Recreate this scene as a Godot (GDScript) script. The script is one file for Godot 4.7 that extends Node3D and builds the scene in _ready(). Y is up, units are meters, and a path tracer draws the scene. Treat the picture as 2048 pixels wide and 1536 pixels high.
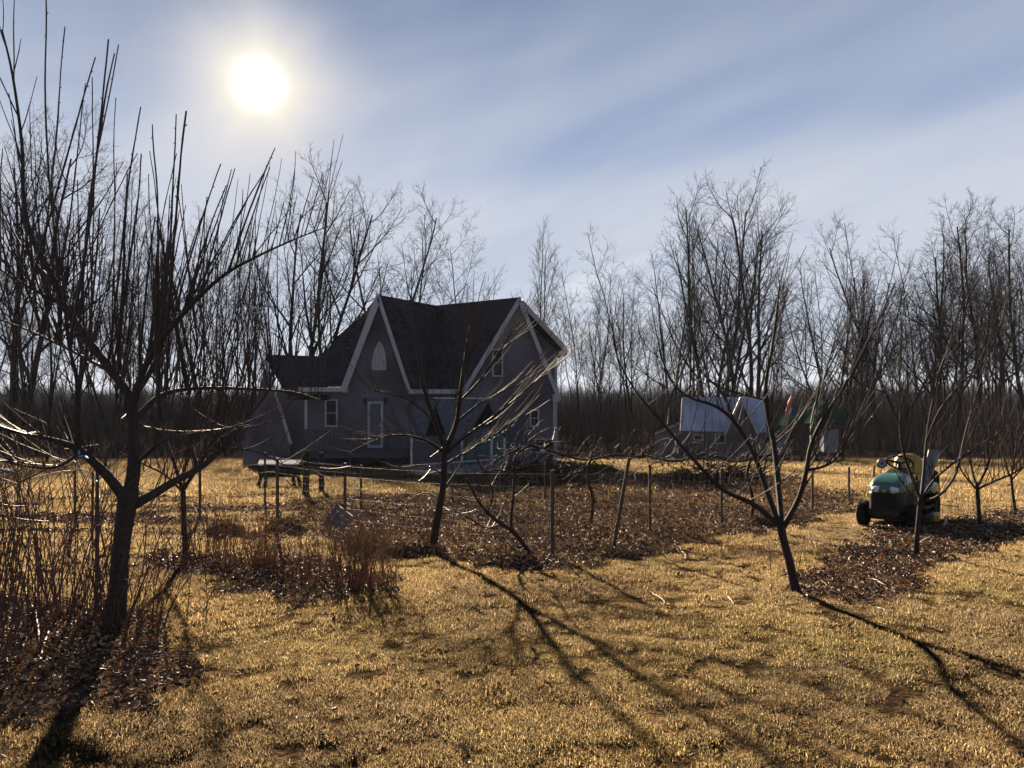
extends Node3D
# A winter garden seen against a low sun: fruit trees, fence, house and bare woods.

const F := 1538.0          # focal length in pixels of a 2048 x 1536 frame
const EYE := 1.85
const PITCH := 0.0208
var cam_basis := Basis(Vector3.RIGHT, PITCH)
var rng := RandomNumberGenerator.new()
var noise := FastNoiseLite.new()
var noise2 := FastNoiseLite.new()
var used := {}
var M := {}
var zones := {}
var sun_dir := Vector3.UP


# ------------------------------------------------------------------ mesh building
class Mesher:
	var v := PackedVector3Array()
	var n := PackedVector3Array()
	var c := PackedColorArray()
	var i := PackedInt32Array()
	var uv := PackedVector2Array()

	func tube(pts: PackedVector3Array, rad: PackedFloat32Array, sides: int, cap := false) -> void:
		var count := pts.size()
		if count < 2:
			return
		var t := (pts[1] - pts[0]).normalized()
		var u := t.cross(Vector3(0.31, 0.17, 0.93) if absf(t.z) < 0.9 else Vector3.UP).normalized()
		var start := v.size()
		for k in count:
			if k > 0 and k < count - 1:
				t = (pts[k + 1] - pts[k - 1]).normalized()
			elif k > 0:
				t = (pts[k] - pts[k - 1]).normalized()
			u = (u - t * u.dot(t)).normalized()
			var w := t.cross(u)
			for s in sides:
				var a := TAU * s / sides
				var o := u * cos(a) + w * sin(a)
				v.append(pts[k] + o * rad[k])
				n.append(o)
		for k in count - 1:
			for s in sides:
				var a0 := start + k * sides + s
				var b0 := start + k * sides + (s + 1) % sides
				var d0 := a0 + sides
				var c0 := b0 + sides
				i.append(a0); i.append(d0); i.append(b0)
				i.append(b0); i.append(d0); i.append(c0)
		if cap:
			var last := start + (count - 1) * sides
			for s in sides - 2:
				i.append(last); i.append(last + s + 2); i.append(last + s + 1)
			for s in sides - 2:
				i.append(start); i.append(start + s + 1); i.append(start + s + 2)

	func tri(a: Vector3, b: Vector3, d: Vector3) -> void:      # counter-clockwise as seen from its front
		var nn := (b - a).cross(d - a).normalized()
		var s := v.size()
		v.append(a); v.append(b); v.append(d)
		n.append(nn); n.append(nn); n.append(nn)
		i.append(s); i.append(s + 2); i.append(s + 1)

	func poly(p: Array, out: Vector3) -> void:                # flat convex face that looks towards out
		if p.size() < 3:
			return
		var nn := Vector3.ZERO
		for k in range(1, p.size() - 1):
			nn += (p[k] - p[0]).cross(p[k + 1] - p[0])
		nn = nn.normalized()
		var flip := nn.dot(out) < 0.0
		if flip:
			nn = -nn
		var s := v.size()
		for q in p:
			v.append(q)
			n.append(nn)
		for k in range(1, p.size() - 1):
			i.append(s)
			if flip:
				i.append(s + k); i.append(s + k + 1)
			else:
				i.append(s + k + 1); i.append(s + k)

	func slab(p: Array, depth: Vector3) -> void:              # a convex face given thickness along depth
		var mid := Vector3.ZERO
		for q in p:
			mid += q / float(p.size())
		var back := []
		for q in p:
			back.append(q + depth)
		poly(p, -depth)
		poly(back, depth)
		for k in p.size():
			var l: int = (k + 1) % p.size()
			var a: Vector3 = p[k]
			var b: Vector3 = p[l]
			poly([a, b, b + depth, a + depth], (a + b) * 0.5 - mid)

	func box(at: Vector3, size: Vector3, b := Basis()) -> void:
		var x := b.x * size.x * 0.5
		var y := b.y * size.y * 0.5
		var z := b.z * size.z * 0.5
		poly([at + x - y - z, at + x + y - z, at + x + y + z, at + x - y + z], x)
		poly([at - x - y - z, at - x + y - z, at - x + y + z, at - x - y + z], -x)
		poly([at + y - x - z, at + y + x - z, at + y + x + z, at + y - x + z], y)
		poly([at - y - x - z, at - y + x - z, at - y + x + z, at - y - x + z], -y)
		poly([at + z - x - y, at + z + x - y, at + z + x + y, at + z - x + y], z)
		poly([at - z - x - y, at - z + x - y, at - z + x + y, at - z - x + y], -z)

	func beam(a: Vector3, b: Vector3, wide: float, deep: float, out: Vector3) -> void:  # a board from a to b whose broad face looks towards out
		var y := (b - a)
		var z := (out - y.normalized() * out.dot(y.normalized())).normalized()
		var x := y.normalized().cross(z)
		box((a + b) * 0.5, Vector3(wide, y.length(), deep), Basis(x, y.normalized(), z))

	func loft(rings: Array, cap := true) -> void:             # rings of equally many points, smooth normals
		var m: int = rings[0].size()
		var s := v.size()
		var mids := []
		for r in rings:
			var c0 := Vector3.ZERO
			for q in r:
				c0 += q / float(m)
			mids.append(c0)
		for k in rings.size():
			for j in m:
				var q: Vector3 = rings[k][j]
				var du: Vector3 = rings[k][(j + 1) % m] - rings[k][(j + m - 1) % m]
				var dv: Vector3 = rings[mini(k + 1, rings.size() - 1)][j] - rings[maxi(k - 1, 0)][j]
				var nn := du.cross(dv).normalized()
				if nn.dot(q - mids[k]) < 0.0:
					nn = -nn
				v.append(q)
				n.append(nn)
		for k in rings.size() - 1:
			for j in m:
				var a0 := s + k * m + j
				var b0 := s + k * m + (j + 1) % m
				for f in [[a0, b0, a0 + m], [b0, b0 + m, a0 + m]]:
					var g := (v[f[1]] - v[f[0]]).cross(v[f[2]] - v[f[0]])
					if g.dot(n[f[0]] + n[f[1]] + n[f[2]]) > 0.0:
						i.append(f[0]); i.append(f[2]); i.append(f[1])
					else:
						i.append(f[0]); i.append(f[1]); i.append(f[2])
		if cap:
			poly(rings[0], mids[0] - mids[1])
			poly(rings[-1], mids[-1] - mids[-2])

	func lathe(profile: Array, at: Vector3, axis: Vector3, sides: int) -> void:   # profile of (radius, along)
		var u := axis.cross(Vector3.UP if absf(axis.y) < 0.9 else Vector3.RIGHT).normalized()
		var w := axis.cross(u)
		var rings := []
		for p in profile:
			var r := []
			for s in sides:
				var a := TAU * s / sides
				r.append(at + axis * float(p[1]) + (u * cos(a) + w * sin(a)) * maxf(p[0], 0.0005))
			rings.append(r)
		loft(rings)

	func mesh(mat: Material) -> ArrayMesh:
		var a := []
		a.resize(Mesh.ARRAY_MAX)
		a[Mesh.ARRAY_VERTEX] = v
		a[Mesh.ARRAY_NORMAL] = n
		a[Mesh.ARRAY_INDEX] = i
		if c.size() == v.size() and c.size():
			a[Mesh.ARRAY_COLOR] = c
		if uv.size() == v.size() and uv.size():
			a[Mesh.ARRAY_TEX_UV] = uv
		var out := ArrayMesh.new()
		if v.size():
			out.add_surface_from_arrays(Mesh.PRIMITIVE_TRIANGLES, a)
			out.surface_set_material(0, mat)
		return out


# ------------------------------------------------------------------ names, labels
func numbered(called: String) -> String:
	var k: int = used.get(called, 0)
	used[called] = k + 1
	return called if k == 0 else "%s_%03d" % [called, k]


func tag(o: Node3D, label: String, category: String, group := "", kind := "") -> Node3D:
	if label:
		o.set_meta("label", label)
	if category:
		o.set_meta("category", category)
	if group:
		o.set_meta("group", group)
	if kind:
		o.set_meta("kind", kind)
	return o


func thing(called: String, label: String, category: String, at: Vector3, group := "") -> Node3D:
	var o := Node3D.new()
	o.name = numbered(called)
	add_child(o)
	o.position = at
	return tag(o, label, category, group)


func part(t: Node3D, called: String, m: Mesher, mat: Material, label := "", kind := "", local := false) -> MeshInstance3D:
	var o := MeshInstance3D.new()
	o.mesh = m.mesh(mat)
	var k := 0
	var nm := called
	while t.has_node(NodePath(nm)):
		k += 1
		nm = "%s_%03d" % [called, k]
	o.name = nm
	t.add_child(o)
	if not local:                      # built in world coordinates under a thing that is not turned
		var p: Node = t
		while p is Node3D and p != self:
			o.position -= p.position
			p = p.get_parent()
	tag(o, label, "", "", kind)
	return o


func lone(called: String, m: Mesh, label: String, category: String, group := "", kind := "") -> MeshInstance3D:
	var o := MeshInstance3D.new()
	o.mesh = m
	o.name = numbered(called)
	add_child(o)
	tag(o, label, category, group, kind)
	return o


# ------------------------------------------------------------------ where things stand
func ray(px: float, py: float) -> Vector3:
	var d := cam_basis * Vector3((px - 1024.0) / F, (768.0 - py) / F, -1.0)
	return d / -d.z


func P(px: float, py: float, d: float) -> Vector3:       # the point seen at that pixel, d metres ahead
	return Vector3(0, EYE, 0) + ray(px, py) * d


func H(x: float, d: float) -> float:
	var t := d - 8.0
	var y := -0.048 * (t * 0.5 + sqrt(t * t * 0.25 + 1.0)) + 0.011
	y += 0.048 * maxf(0.0, d - 58.0) * smoothstep(56.0, 64.0, d)
	y += 3.0 * smoothstep(90.0, 260.0, d) + 0.5 * smoothstep(120.0, 300.0, d) * noise.get_noise_2d(x * 0.09, 7.0) * 3.0
	y -= 30.0 * smoothstep(330.0, 900.0, d)
	var far := clampf(1.0 - d / 60.0, 0.0, 1.0)
	y += far * (0.05 * noise.get_noise_2d(x * 3.0, d * 3.0) + 0.022 * noise2.get_noise_2d(x * 14.0, d * 14.0))
	return y


func G(px: float, py: float) -> Vector3:                 # where the sight line through a pixel meets the ground
	var r := ray(px, py)
	var d := 1.0
	while d < 400.0:
		var q := Vector3(0, EYE, 0) + r * d
		if q.y <= H(q.x, d):
			break
		d *= 1.01
	return Vector3(r.x * d, H(r.x * d, d), -d)


func GX(px: float, d: float) -> Vector3:
	var x := (px - 1024.0) / F * d
	return Vector3(x, H(x, d), -d)


func smooth(pts: Array, rad: Array, sub: int) -> Array:  # Catmull-Rom through points, radii along
	var p := PackedVector3Array()
	var r := PackedFloat32Array()
	for k in pts.size() - 1:
		var a: Vector3 = pts[maxi(k - 1, 0)]
		var b: Vector3 = pts[k]
		var c: Vector3 = pts[k + 1]
		var e: Vector3 = pts[mini(k + 2, pts.size() - 1)]
		for s in sub:
			var t := float(s) / sub
			p.append(b.cubic_interpolate(c, a, e, t))
			r.append(lerpf(rad[k], rad[k + 1], t))
	p.append(pts[-1])
	r.append(rad[-1])
	return [p, r]


func limb_of(list: Array, d: float, sub := 4, thick := 1.0) -> Array:  # [px, py, width in px, extra depth] -> points and radii
	var pts := []
	var rad := []
	for e in list:
		var dd: float = d + (e[3] if e.size() > 3 else 0.0)
		pts.append(P(e[0], e[1], dd))
		rad.append(e[2] * 0.5 * thick * dd / F)
	return smooth(pts, rad, sub)


func rnd(a: float, b: float) -> float:
	return rng.randf_range(a, b)


func rdir() -> Vector3:
	var z := rnd(-1, 1)
	var a := rnd(0, TAU)
	return Vector3(sqrt(1 - z * z) * cos(a), z, sqrt(1 - z * z) * sin(a))


func in_zone(called: String, x: float, d: float) -> bool:
	return Geometry2D.is_point_in_polygon(Vector2(x, d), zones[called])


func zone(called: String, px: Array) -> void:
	var out := PackedVector2Array()
	for q in px:
		var g := G(q[0], q[1])
		out.append(Vector2(g.x, -g.z))
	zones[called] = out


func hollow_at(x: float, d: float) -> float:             # hollows between the clumps of the lawn, whose shade is painted on the ground
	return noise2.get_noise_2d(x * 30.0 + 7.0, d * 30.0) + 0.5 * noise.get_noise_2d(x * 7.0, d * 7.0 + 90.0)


func litter(x: float, d: float) -> float:                # how much the ground is bed and dead leaves, 0 to 1
	var j := noise.get_noise_2d(x * 9.0, d * 9.0)
	var jx := x + j * 0.5
	var jd := d + noise.get_noise_2d(x * 9.0 + 50.0, d * 9.0) * 0.6
	var v := 0.0
	if d > 30.0:
		return smoothstep(46.0, 52.0, d)
	if in_zone("left", jx, jd) or in_zone("strip", jx, jd) or in_zone("right", jx, jd):
		v = 1.0
	elif in_zone("orchard", jx, jd):
		v = 0.88 + 0.12 * signf(noise2.get_noise_2d(x * 8.0, d * 8.0))
	elif in_zone("far", jx, jd):
		v = 0.9
	elif in_zone("stripes", jx, jd):
		v = smoothstep(-0.1, 0.25, noise2.get_noise_2d(x * 2.0, d * 7.0)) * 0.9
	return v


# ------------------------------------------------------------------ materials
func ntex(freq: float, ramp: Array, seed_: int, size := 256, octaves := 4, normal := 0.0) -> NoiseTexture2D:
	var f := FastNoiseLite.new()
	f.noise_type = FastNoiseLite.TYPE_SIMPLEX_SMOOTH
	f.frequency = freq
	f.fractal_octaves = octaves
	f.seed = seed_
	var t := NoiseTexture2D.new()
	t.width = size
	t.height = size
	t.seamless = true
	t.noise = f
	if normal > 0.0:
		t.as_normal_map = true
		t.bump_strength = normal
	elif ramp:
		var g := Gradient.new()
		g.offsets = PackedFloat32Array([0.0, 0.5, 1.0])
		g.colors = PackedColorArray(ramp)
		t.color_ramp = g
	return t


func lin(r: float, g: float, b: float) -> Color:          # a real-world base colour
	return Color(r, g, b).linear_to_srgb()


func mat(called: String, col: Color, rough := 0.8, metal := 0.0, spec := 0.5) -> StandardMaterial3D:
	var m := StandardMaterial3D.new()
	m.resource_name = called
	m.albedo_color = col
	m.roughness = rough
	m.metallic = metal
	m.metallic_specular = spec
	M[called] = m
	return m


func grain(m: StandardMaterial3D, tex: Texture2D, scale: Vector3, bump: Texture2D = null, cm := 0.5) -> void:
	m.albedo_texture = tex
	m.uv1_triplanar = true
	m.uv1_scale = scale
	if bump:
		m.heightmap_enabled = true
		m.heightmap_texture = bump
		m.heightmap_scale = cm


func make_materials() -> void:
	var streaks := ntex(0.03, [Color(0.45, 0.45, 0.45), Color(0.75, 0.74, 0.72), Color(1, 1, 1)], 3)
	var blotch := ntex(0.012, [Color(0.5, 0.5, 0.5), Color(0.8, 0.8, 0.8), Color(1, 1, 1)], 5, 512, 5)
	var fine := ntex(0.06, [Color(0, 0, 0), Color(0.5, 0.5, 0.5), Color(1, 1, 1)], 8)
	grain(mat("bark", lin(0.068, 0.059, 0.056), 0.8, 0.0, 0.3), streaks, Vector3(9, 2.2, 9), fine, 1.2)
	grain(mat("young_bark", lin(0.045, 0.038, 0.035), 0.65, 0.0, 0.2), streaks, Vector3(22, 6, 22), fine, 0.3)
	mat("shoot", lin(0.036, 0.026, 0.023), 0.5, 0.0, 0.22)
	mat("red_cane", lin(0.062, 0.032, 0.028), 0.55, 0.0, 0.3)
	mat("tan_cane", lin(0.17, 0.10, 0.05), 0.75, 0.0, 0.15)
	mat("pale_wood", lin(0.32, 0.26, 0.19), 0.7)
	grain(mat("wood_bark", lin(0.034, 0.028, 0.025), 0.9, 0.0, 0.0), streaks, Vector3(2.5, 0.6, 2.5), fine, 3.0)
	mat("far_twig", lin(0.026, 0.020, 0.017), 0.9, 0.0, 0.0)
	var g := mat("ground", Color.WHITE, 1.0, 0.0, 0.0)
	g.vertex_color_use_as_albedo = true
	grain(g, blotch, Vector3(0.9, 0.9, 0.9), fine, 1.5)
	g.uv1_world_triplanar = true
	g = mat("grass", Color.WHITE, 0.7, 0.0, 0.2)
	g.vertex_color_use_as_albedo = true
	g.backlight_enabled = true
	g.backlight = Color(0.95, 0.95, 0.95)
	g = mat("leaf", Color.WHITE, 0.6, 0.0, 0.2)
	g.vertex_color_use_as_albedo = true
	g.backlight_enabled = true
	g.backlight = Color(0.16, 0.16, 0.16)
	grain(mat("siding", lin(0.125, 0.115, 0.142), 0.8, 0.0, 0.2), blotch, Vector3(0.05, 0.05, 0.05))
	var im := Image.create(240, 256, false, Image.FORMAT_RGB8)   # the mottle of asphalt shingles, course by course
	rng.seed = 4
	for row in 16:
		var x := -int(rnd(0, 20))
		while x < 240:
			var w := int(rnd(14, 24))
			var v := rnd(0.55, 1.0)
			im.fill_rect(Rect2i(maxi(x, 0), row * 16, mini(w, 240 - maxi(x, 0)), 16), Color(v, v, v * 1.03))
			im.fill_rect(Rect2i(maxi(x, 0), row * 16 + 8, 2, 8), Color(0.25, 0.25, 0.25))
			x += w
		im.fill_rect(Rect2i(0, row * 16 + 13, 240, 3), Color(0.22, 0.22, 0.23))
	grain(mat("shingle", lin(0.042, 0.039, 0.045), 0.95, 0.0, 0.0), ImageTexture.create_from_image(im), Vector3(0.40, 0.40, 0.40), fine, 1.0)
	mat("trim", lin(0.21, 0.215, 0.245), 0.5)
	mat("dark_glass", lin(0.006, 0.007, 0.009), 0.15, 0.0, 0.25)
	mat("pale_glass", lin(0.07, 0.075, 0.09), 0.15, 0.0, 0.6)
	mat("door_blue", lin(0.03, 0.03, 0.05), 0.5)
	grain(mat("deck_wood", lin(0.06, 0.055, 0.055), 0.8), streaks, Vector3(3, 3, 3))
	grain(mat("metal_roof", lin(0.36, 0.40, 0.49), 0.6, 0.0), blotch, Vector3(0.04, 0.04, 0.04))
	grain(mat("shed_wall", lin(0.075, 0.075, 0.09), 0.7), blotch, Vector3(0.4, 0.4, 0.4))
	grain(mat("canopy_sheet", lin(0.065, 0.07, 0.085), 0.8), blotch, Vector3(0.7, 0.7, 0.7))
	mat("white_post", lin(0.30, 0.30, 0.31), 0.5)
	mat("teal_tarp", lin(0.02, 0.055, 0.075), 0.5)
	grain(mat("hull", lin(0.16, 0.155, 0.17), 0.5), blotch, Vector3(0.8, 0.8, 0.8))
	grain(mat("old_wood", lin(0.05, 0.04, 0.037), 0.9, 0.0, 0.1), streaks, Vector3(5, 14, 5), fine, 0.5)
	mat("lid_white", lin(0.36, 0.36, 0.35), 0.7, 0.0, 0.2)
	mat("rust", lin(0.04, 0.026, 0.022), 0.8, 0.0)
	mat("wire", lin(0.09, 0.087, 0.083), 0.6, 0.0, 0.12)
	mat("slate_plastic", lin(0.045, 0.06, 0.07), 0.5)
	mat("blue_tape", lin(0.03, 0.25, 0.45), 0.5)
	mat("mower_green", lin(0.006, 0.06, 0.03), 0.28, 0.0, 0.6)
	mat("mower_yellow", lin(0.24, 0.17, 0.015), 0.4)
	mat("rubber", lin(0.007, 0.007, 0.008), 0.85, 0.0, 0.2)
	mat("black_plastic", lin(0.005, 0.0055, 0.0065), 0.5, 0.0, 0.3)
	mat("lamp_lens", lin(0.42, 0.43, 0.46), 0.12, 0.25, 0.8)
	mat("grey_chute", lin(0.10, 0.097, 0.105), 0.5)
	mat("steel", lin(0.45, 0.45, 0.45), 0.35, 0.8)
	mat("amber", lin(0.65, 0.14, 0.01), 0.4)
	mat("orange_red", lin(0.33, 0.045, 0.015), 0.5)
	mat("play_blue", lin(0.02, 0.06, 0.12), 0.8, 0.0, 0.1)
	mat("play_green", lin(0.010, 0.028, 0.025), 0.9, 0.0, 0.0)
	mat("dial_blue", lin(0.08, 0.125, 0.23), 0.4)
	mat("pale_paint", lin(0.08, 0.09, 0.115), 0.5)
	mat("soil", lin(0.03, 0.021, 0.016), 1.0, 0.0, 0.0)
	mat("conifer", lin(0.018, 0.03, 0.014), 0.7)


# ------------------------------------------------------------------ sky, sun, camera
func sky_at(dir: Vector3) -> Color:
	var y := clampf(dir.y, 0.0, 1.0)
	var low := Color(0.72, 0.79, 0.88)
	var mid := Color(0.33, 0.435, 0.66)
	var top := Color(0.11, 0.18, 0.34)
	var c := low.lerp(mid, smoothstep(0.0, 0.27, y))
	c = c.lerp(top, smoothstep(0.2, 0.60, y))
	# thin high cloud, drawn out along one direction
	var k := 1.0 / (y + 0.13)
	var u := dir.x * k
	var w := -dir.z * k
	var along := u * 0.42 - w * 0.91
	var across := u * 0.91 + w * 0.42
	var warp := noise.get_noise_2d(u * 2.2, w * 2.2) * 0.35
	var f := noise2.get_noise_2d(along * 2.6, (across + warp) * 9.0) * 0.26 + noise2.get_noise_2d(atan2(dir.x, -dir.z) * 9.0, (asin(dir.y) - atan2(dir.x, -dir.z) * 0.16) * 62.0) * 0.3 + noise2.get_noise_2d(along * 9.0 + 40.0, (across + warp * 0.6) * 34.0) * 0.2 + noise2.get_noise_2d(atan2(dir.x, -dir.z) * 22.0 + 3.0, (asin(dir.y) - atan2(dir.x, -dir.z) * 0.22) * 170.0) * 0.16 + noise.get_noise_2d(along * 2.0 + 9.0, across * 4.5) * 0.8 + 0.55 * exp(-pow((y - 0.24) / 0.08, 2.0)) - 0.12
	var veil := smoothstep(-0.75, 0.72, f) * smoothstep(0.0, 0.12, y)
	c = c.lerp(Color(0.70, 0.725, 0.79), veil * 0.74 * (1.0 - 0.72 * smoothstep(0.22, 0.55, y)))
	# a low bank of brighter cloud
	if dir.z < -0.1:
		var tx := dir.x / -dir.z
		var ty := dir.y / -dir.z
		var line := ty - (0.115 + tx * 0.40)
		var b := exp(-pow(line / (0.014 + 0.01 * noise.get_noise_1d(tx * 40.0)), 2.0)) * smoothstep(0.02, 0.1, tx) * smoothstep(0.46, 0.28, tx)
		b *= 0.55 + 0.7 * noise.get_noise_2d(tx * 60.0, ty * 90.0)
		c = c.lerp(Color(0.86, 0.86, 0.88), clampf(b, 0.0, 1.0) * 0.8)
		var l2 := ty - (0.03 + 0.02 * noise.get_noise_1d(tx * 22.0 + 5.0))
		c = c.lerp(Color(0.80, 0.81, 0.84), clampf(exp(-pow(l2 / 0.016, 2.0)) * (0.5 + noise.get_noise_2d(tx * 40.0, ty * 80.0)), 0.0, 1.0) * 0.6)
	# the light round the sun
	var a := rad_to_deg(dir.angle_to(sun_dir))
	var wob := 0.12 * noise.get_noise_2d(dir.x * 90.0, dir.y * 90.0)
	var side := dir - sun_dir * dir.dot(sun_dir)
	var turn := atan2(side.dot(Vector3.UP.cross(sun_dir).normalized()), side.y)
	var ae := a * (1.0 + 0.16 * noise.get_noise_2d(cos(turn) * 9.0, sin(turn) * 9.0) + 0.10 * (0.5 - veil))
	c += Color(0.12, 0.095, 0.06) * exp(-ae / 9.0)
	c = c.lerp(Color(0.88, 0.84, 0.80), exp(-pow(maxf(ae - 1.6, 0.0) / 3.8, 2.0)) * 0.9)
	c = c.lerp(Color(1.0, 0.94, 0.80), 0.9 * exp(-pow(maxf(ae - 1.6, 0.0) / 1.2, 2.0)))
	c *= 0.182                                             # the exposure below makes up for it
	c += Color(1.0, 0.97, 0.90) * 0.9 * exp(-pow((a * 0.55 + ae * 0.45 + wob) / 0.98, 2.0))
	c.a = 1.0
	return c


func make_sky() -> void:
	var wide := 2048
	var im := Image.create(512, 256, false, Image.FORMAT_RGBF)
	for yy in 256:
		for xx in 512:
			im.set_pixel(xx, yy, sky_at(sky_dir((xx + 0.5) / 512.0, minf((yy + 0.5) / 256.0, 0.5))))
	im.resize(wide, wide / 2, Image.INTERPOLATE_CUBIC)
	for yy in range(wide / 8, wide / 4 + 4):                # the part that the camera looks at, at full detail
		for xx in range(wide * 3 / 8 - 24, wide * 5 / 8 + 24):
			im.set_pixel((xx + wide / 2) % wide, yy, sky_at(sky_dir((xx + 0.5) / wide - 0.5, (yy + 0.5) / (wide / 2.0))))
	var s := PanoramaSkyMaterial.new()
	s.panorama = ImageTexture.create_from_image(im)
	var e := Environment.new()
	e.background_mode = Environment.BG_SKY
	e.sky = Sky.new()
	e.sky.sky_material = s
	e.tonemap_mode = Environment.TONE_MAPPER_LINEAR
	e.tonemap_exposure = 5.4
	e.fog_enabled = true                                  # thin winter haze
	e.fog_density = 0.00016
	e.fog_light_color = Color(0.86, 0.90, 1.0)
	e.sdfgi_enabled = true
	e.ssao_enabled = true
	e.ssil_enabled = true
	var w := WorldEnvironment.new()
	w.environment = e
	w.name = "world_environment"
	add_child(w)


func sky_dir(u: float, v: float) -> Vector3:
	var a := u * TAU
	var t := v * PI
	return Vector3(sin(a) * sin(t), cos(t), -cos(a) * sin(t))


func light_and_lens() -> void:
	var cam := Camera3D.new()
	cam.name = "camera"
	cam.transform = Transform3D(cam_basis, Vector3(0, EYE, 0))
	cam.fov = rad_to_deg(2.0 * atan(768.0 / F))
	cam.far = 3000.0
	cam.near = 0.05
	add_child(cam)
	cam.current = true
	sun_dir = ray(517, 168).normalized()
	var sun := DirectionalLight3D.new()
	sun.name = "sun"
	sun.light_energy = 1.6
	sun.light_color = Color(1.0, 0.91, 0.785)
	sun.light_angular_distance = 0.9
	sun.shadow_enabled = true
	add_child(sun)
	sun.look_at_from_position(Vector3.ZERO, -sun_dir)
	make_sky()


# ------------------------------------------------------------------ ground, grass, leaves
func make_ground() -> void:
	var ds := PackedFloat32Array()
	var d := -40.0
	while d < 1200.0:
		ds.append(d)
		d += 4.0 if d < -4.0 else 0.5 if d < 2.0 else 0.16 if d < 14.0 else 0.16 + (d - 14.0) * 0.03
	var half := PackedFloat32Array()
	var x := 0.0
	while x < 1200.0:
		half.append(x)
		x += 0.16 if x < 8.0 else 0.16 + (x - 8.0) * 0.06
	var xs := PackedFloat32Array()
	for k in range(half.size() - 1, 0, -1):
		xs.append(-half[k])
	xs.append_array(half)
	var m := Mesher.new()
	for dd in ds:
		for xx in xs:
			m.v.append(Vector3(xx, H(xx, dd), -dd))
			var e := 0.05 + absf(dd) * 0.01
			m.n.append(Vector3(H(xx - e, dd) - H(xx + e, dd), 2.0 * e, -(H(xx, dd - e) - H(xx, dd + e))).normalized())
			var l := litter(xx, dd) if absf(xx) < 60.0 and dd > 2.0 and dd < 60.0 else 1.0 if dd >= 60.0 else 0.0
			var p := noise.get_noise_2d(xx * 2.0, dd * 2.0)
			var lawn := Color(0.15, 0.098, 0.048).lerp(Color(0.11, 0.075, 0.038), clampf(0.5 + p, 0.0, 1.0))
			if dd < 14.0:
				lawn = lawn.lerp(Color(0.04, 0.028, 0.018), smoothstep(-0.12, -0.36, hollow_at(xx, dd)))  # dark thatch, deepened to paint in the shade among the clumps
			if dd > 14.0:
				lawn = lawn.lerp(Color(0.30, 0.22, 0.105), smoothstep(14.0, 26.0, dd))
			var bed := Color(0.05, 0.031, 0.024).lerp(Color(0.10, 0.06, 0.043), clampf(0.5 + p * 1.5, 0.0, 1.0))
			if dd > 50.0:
				bed = bed.lerp(Color(0.03, 0.022, 0.017), smoothstep(50.0, 62.0, dd))  # woodland floor litter, darkened so its colour carries the shade of the trees
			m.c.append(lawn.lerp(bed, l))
	var wide := xs.size()
	for r in ds.size() - 1:
		for q in wide - 1:
			var a := r * wide + q
			m.i.append_array(PackedInt32Array([a, a + wide, a + 1, a + 1, a + wide, a + wide + 1]))
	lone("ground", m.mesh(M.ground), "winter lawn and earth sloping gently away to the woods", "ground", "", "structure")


func tuft(blades: int, spread: float, tall: float, wide: float, flop: float) -> ArrayMesh:
	var m := Mesher.new()
	for b in blades:
		var a := rnd(0, TAU)
		var o := Vector3(cos(a), 0, sin(a)) * spread * sqrt(rnd(0, 1))
		var f := rnd(0, TAU)
		var lean := Vector3(cos(f), 0, sin(f)) * rnd(0.2, 1.0) * flop
		var h := tall * rnd(0.45, 1.0)
		var s := lean.cross(Vector3.UP).normalized() * wide * 0.5
		var p1 := o + Vector3(0, h * 0.6, 0) + lean * h * 0.35
		var p2 := o + Vector3(0, h, 0) + lean * h
		var k := m.v.size()
		m.v.append_array(PackedVector3Array([o - s - Vector3(0, 0.008, 0), o + s - Vector3(0, 0.008, 0), p1 - s * 0.8, p1 + s * 0.8, p2]))
		var nn := (s.cross(p2 - o)).normalized()
		for q in 5:
			m.n.append(nn)
			var t := rnd(0.85, 1.1)
			m.c.append(Color(t, t, t))
		m.i.append_array(PackedInt32Array([k, k + 1, k + 2, k + 1, k + 3, k + 2, k + 2, k + 3, k + 4]))
	return m.mesh(M.grass)


func scatter(called: String, mesh: Mesh, at: Array, cols: PackedColorArray, label: String, category: String, holder: Node3D = null) -> void:
	var mm := MultiMesh.new()
	mm.transform_format = MultiMesh.TRANSFORM_3D
	mm.use_colors = cols.size() > 0
	mm.mesh = mesh
	mm.instance_count = at.size()
	for k in at.size():
		mm.set_instance_transform(k, at[k])
		if cols.size():
			mm.set_instance_color(k, cols[k])
	var o := MultiMeshInstance3D.new()
	o.multimesh = mm
	o.name = called if holder else numbered(called)
	if holder:
		holder.add_child(o, true)
		o.position = -holder.position
		tag(o, label, "", "", "stuff")
	else:
		add_child(o)
		tag(o, label, category, "", "stuff")


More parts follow.
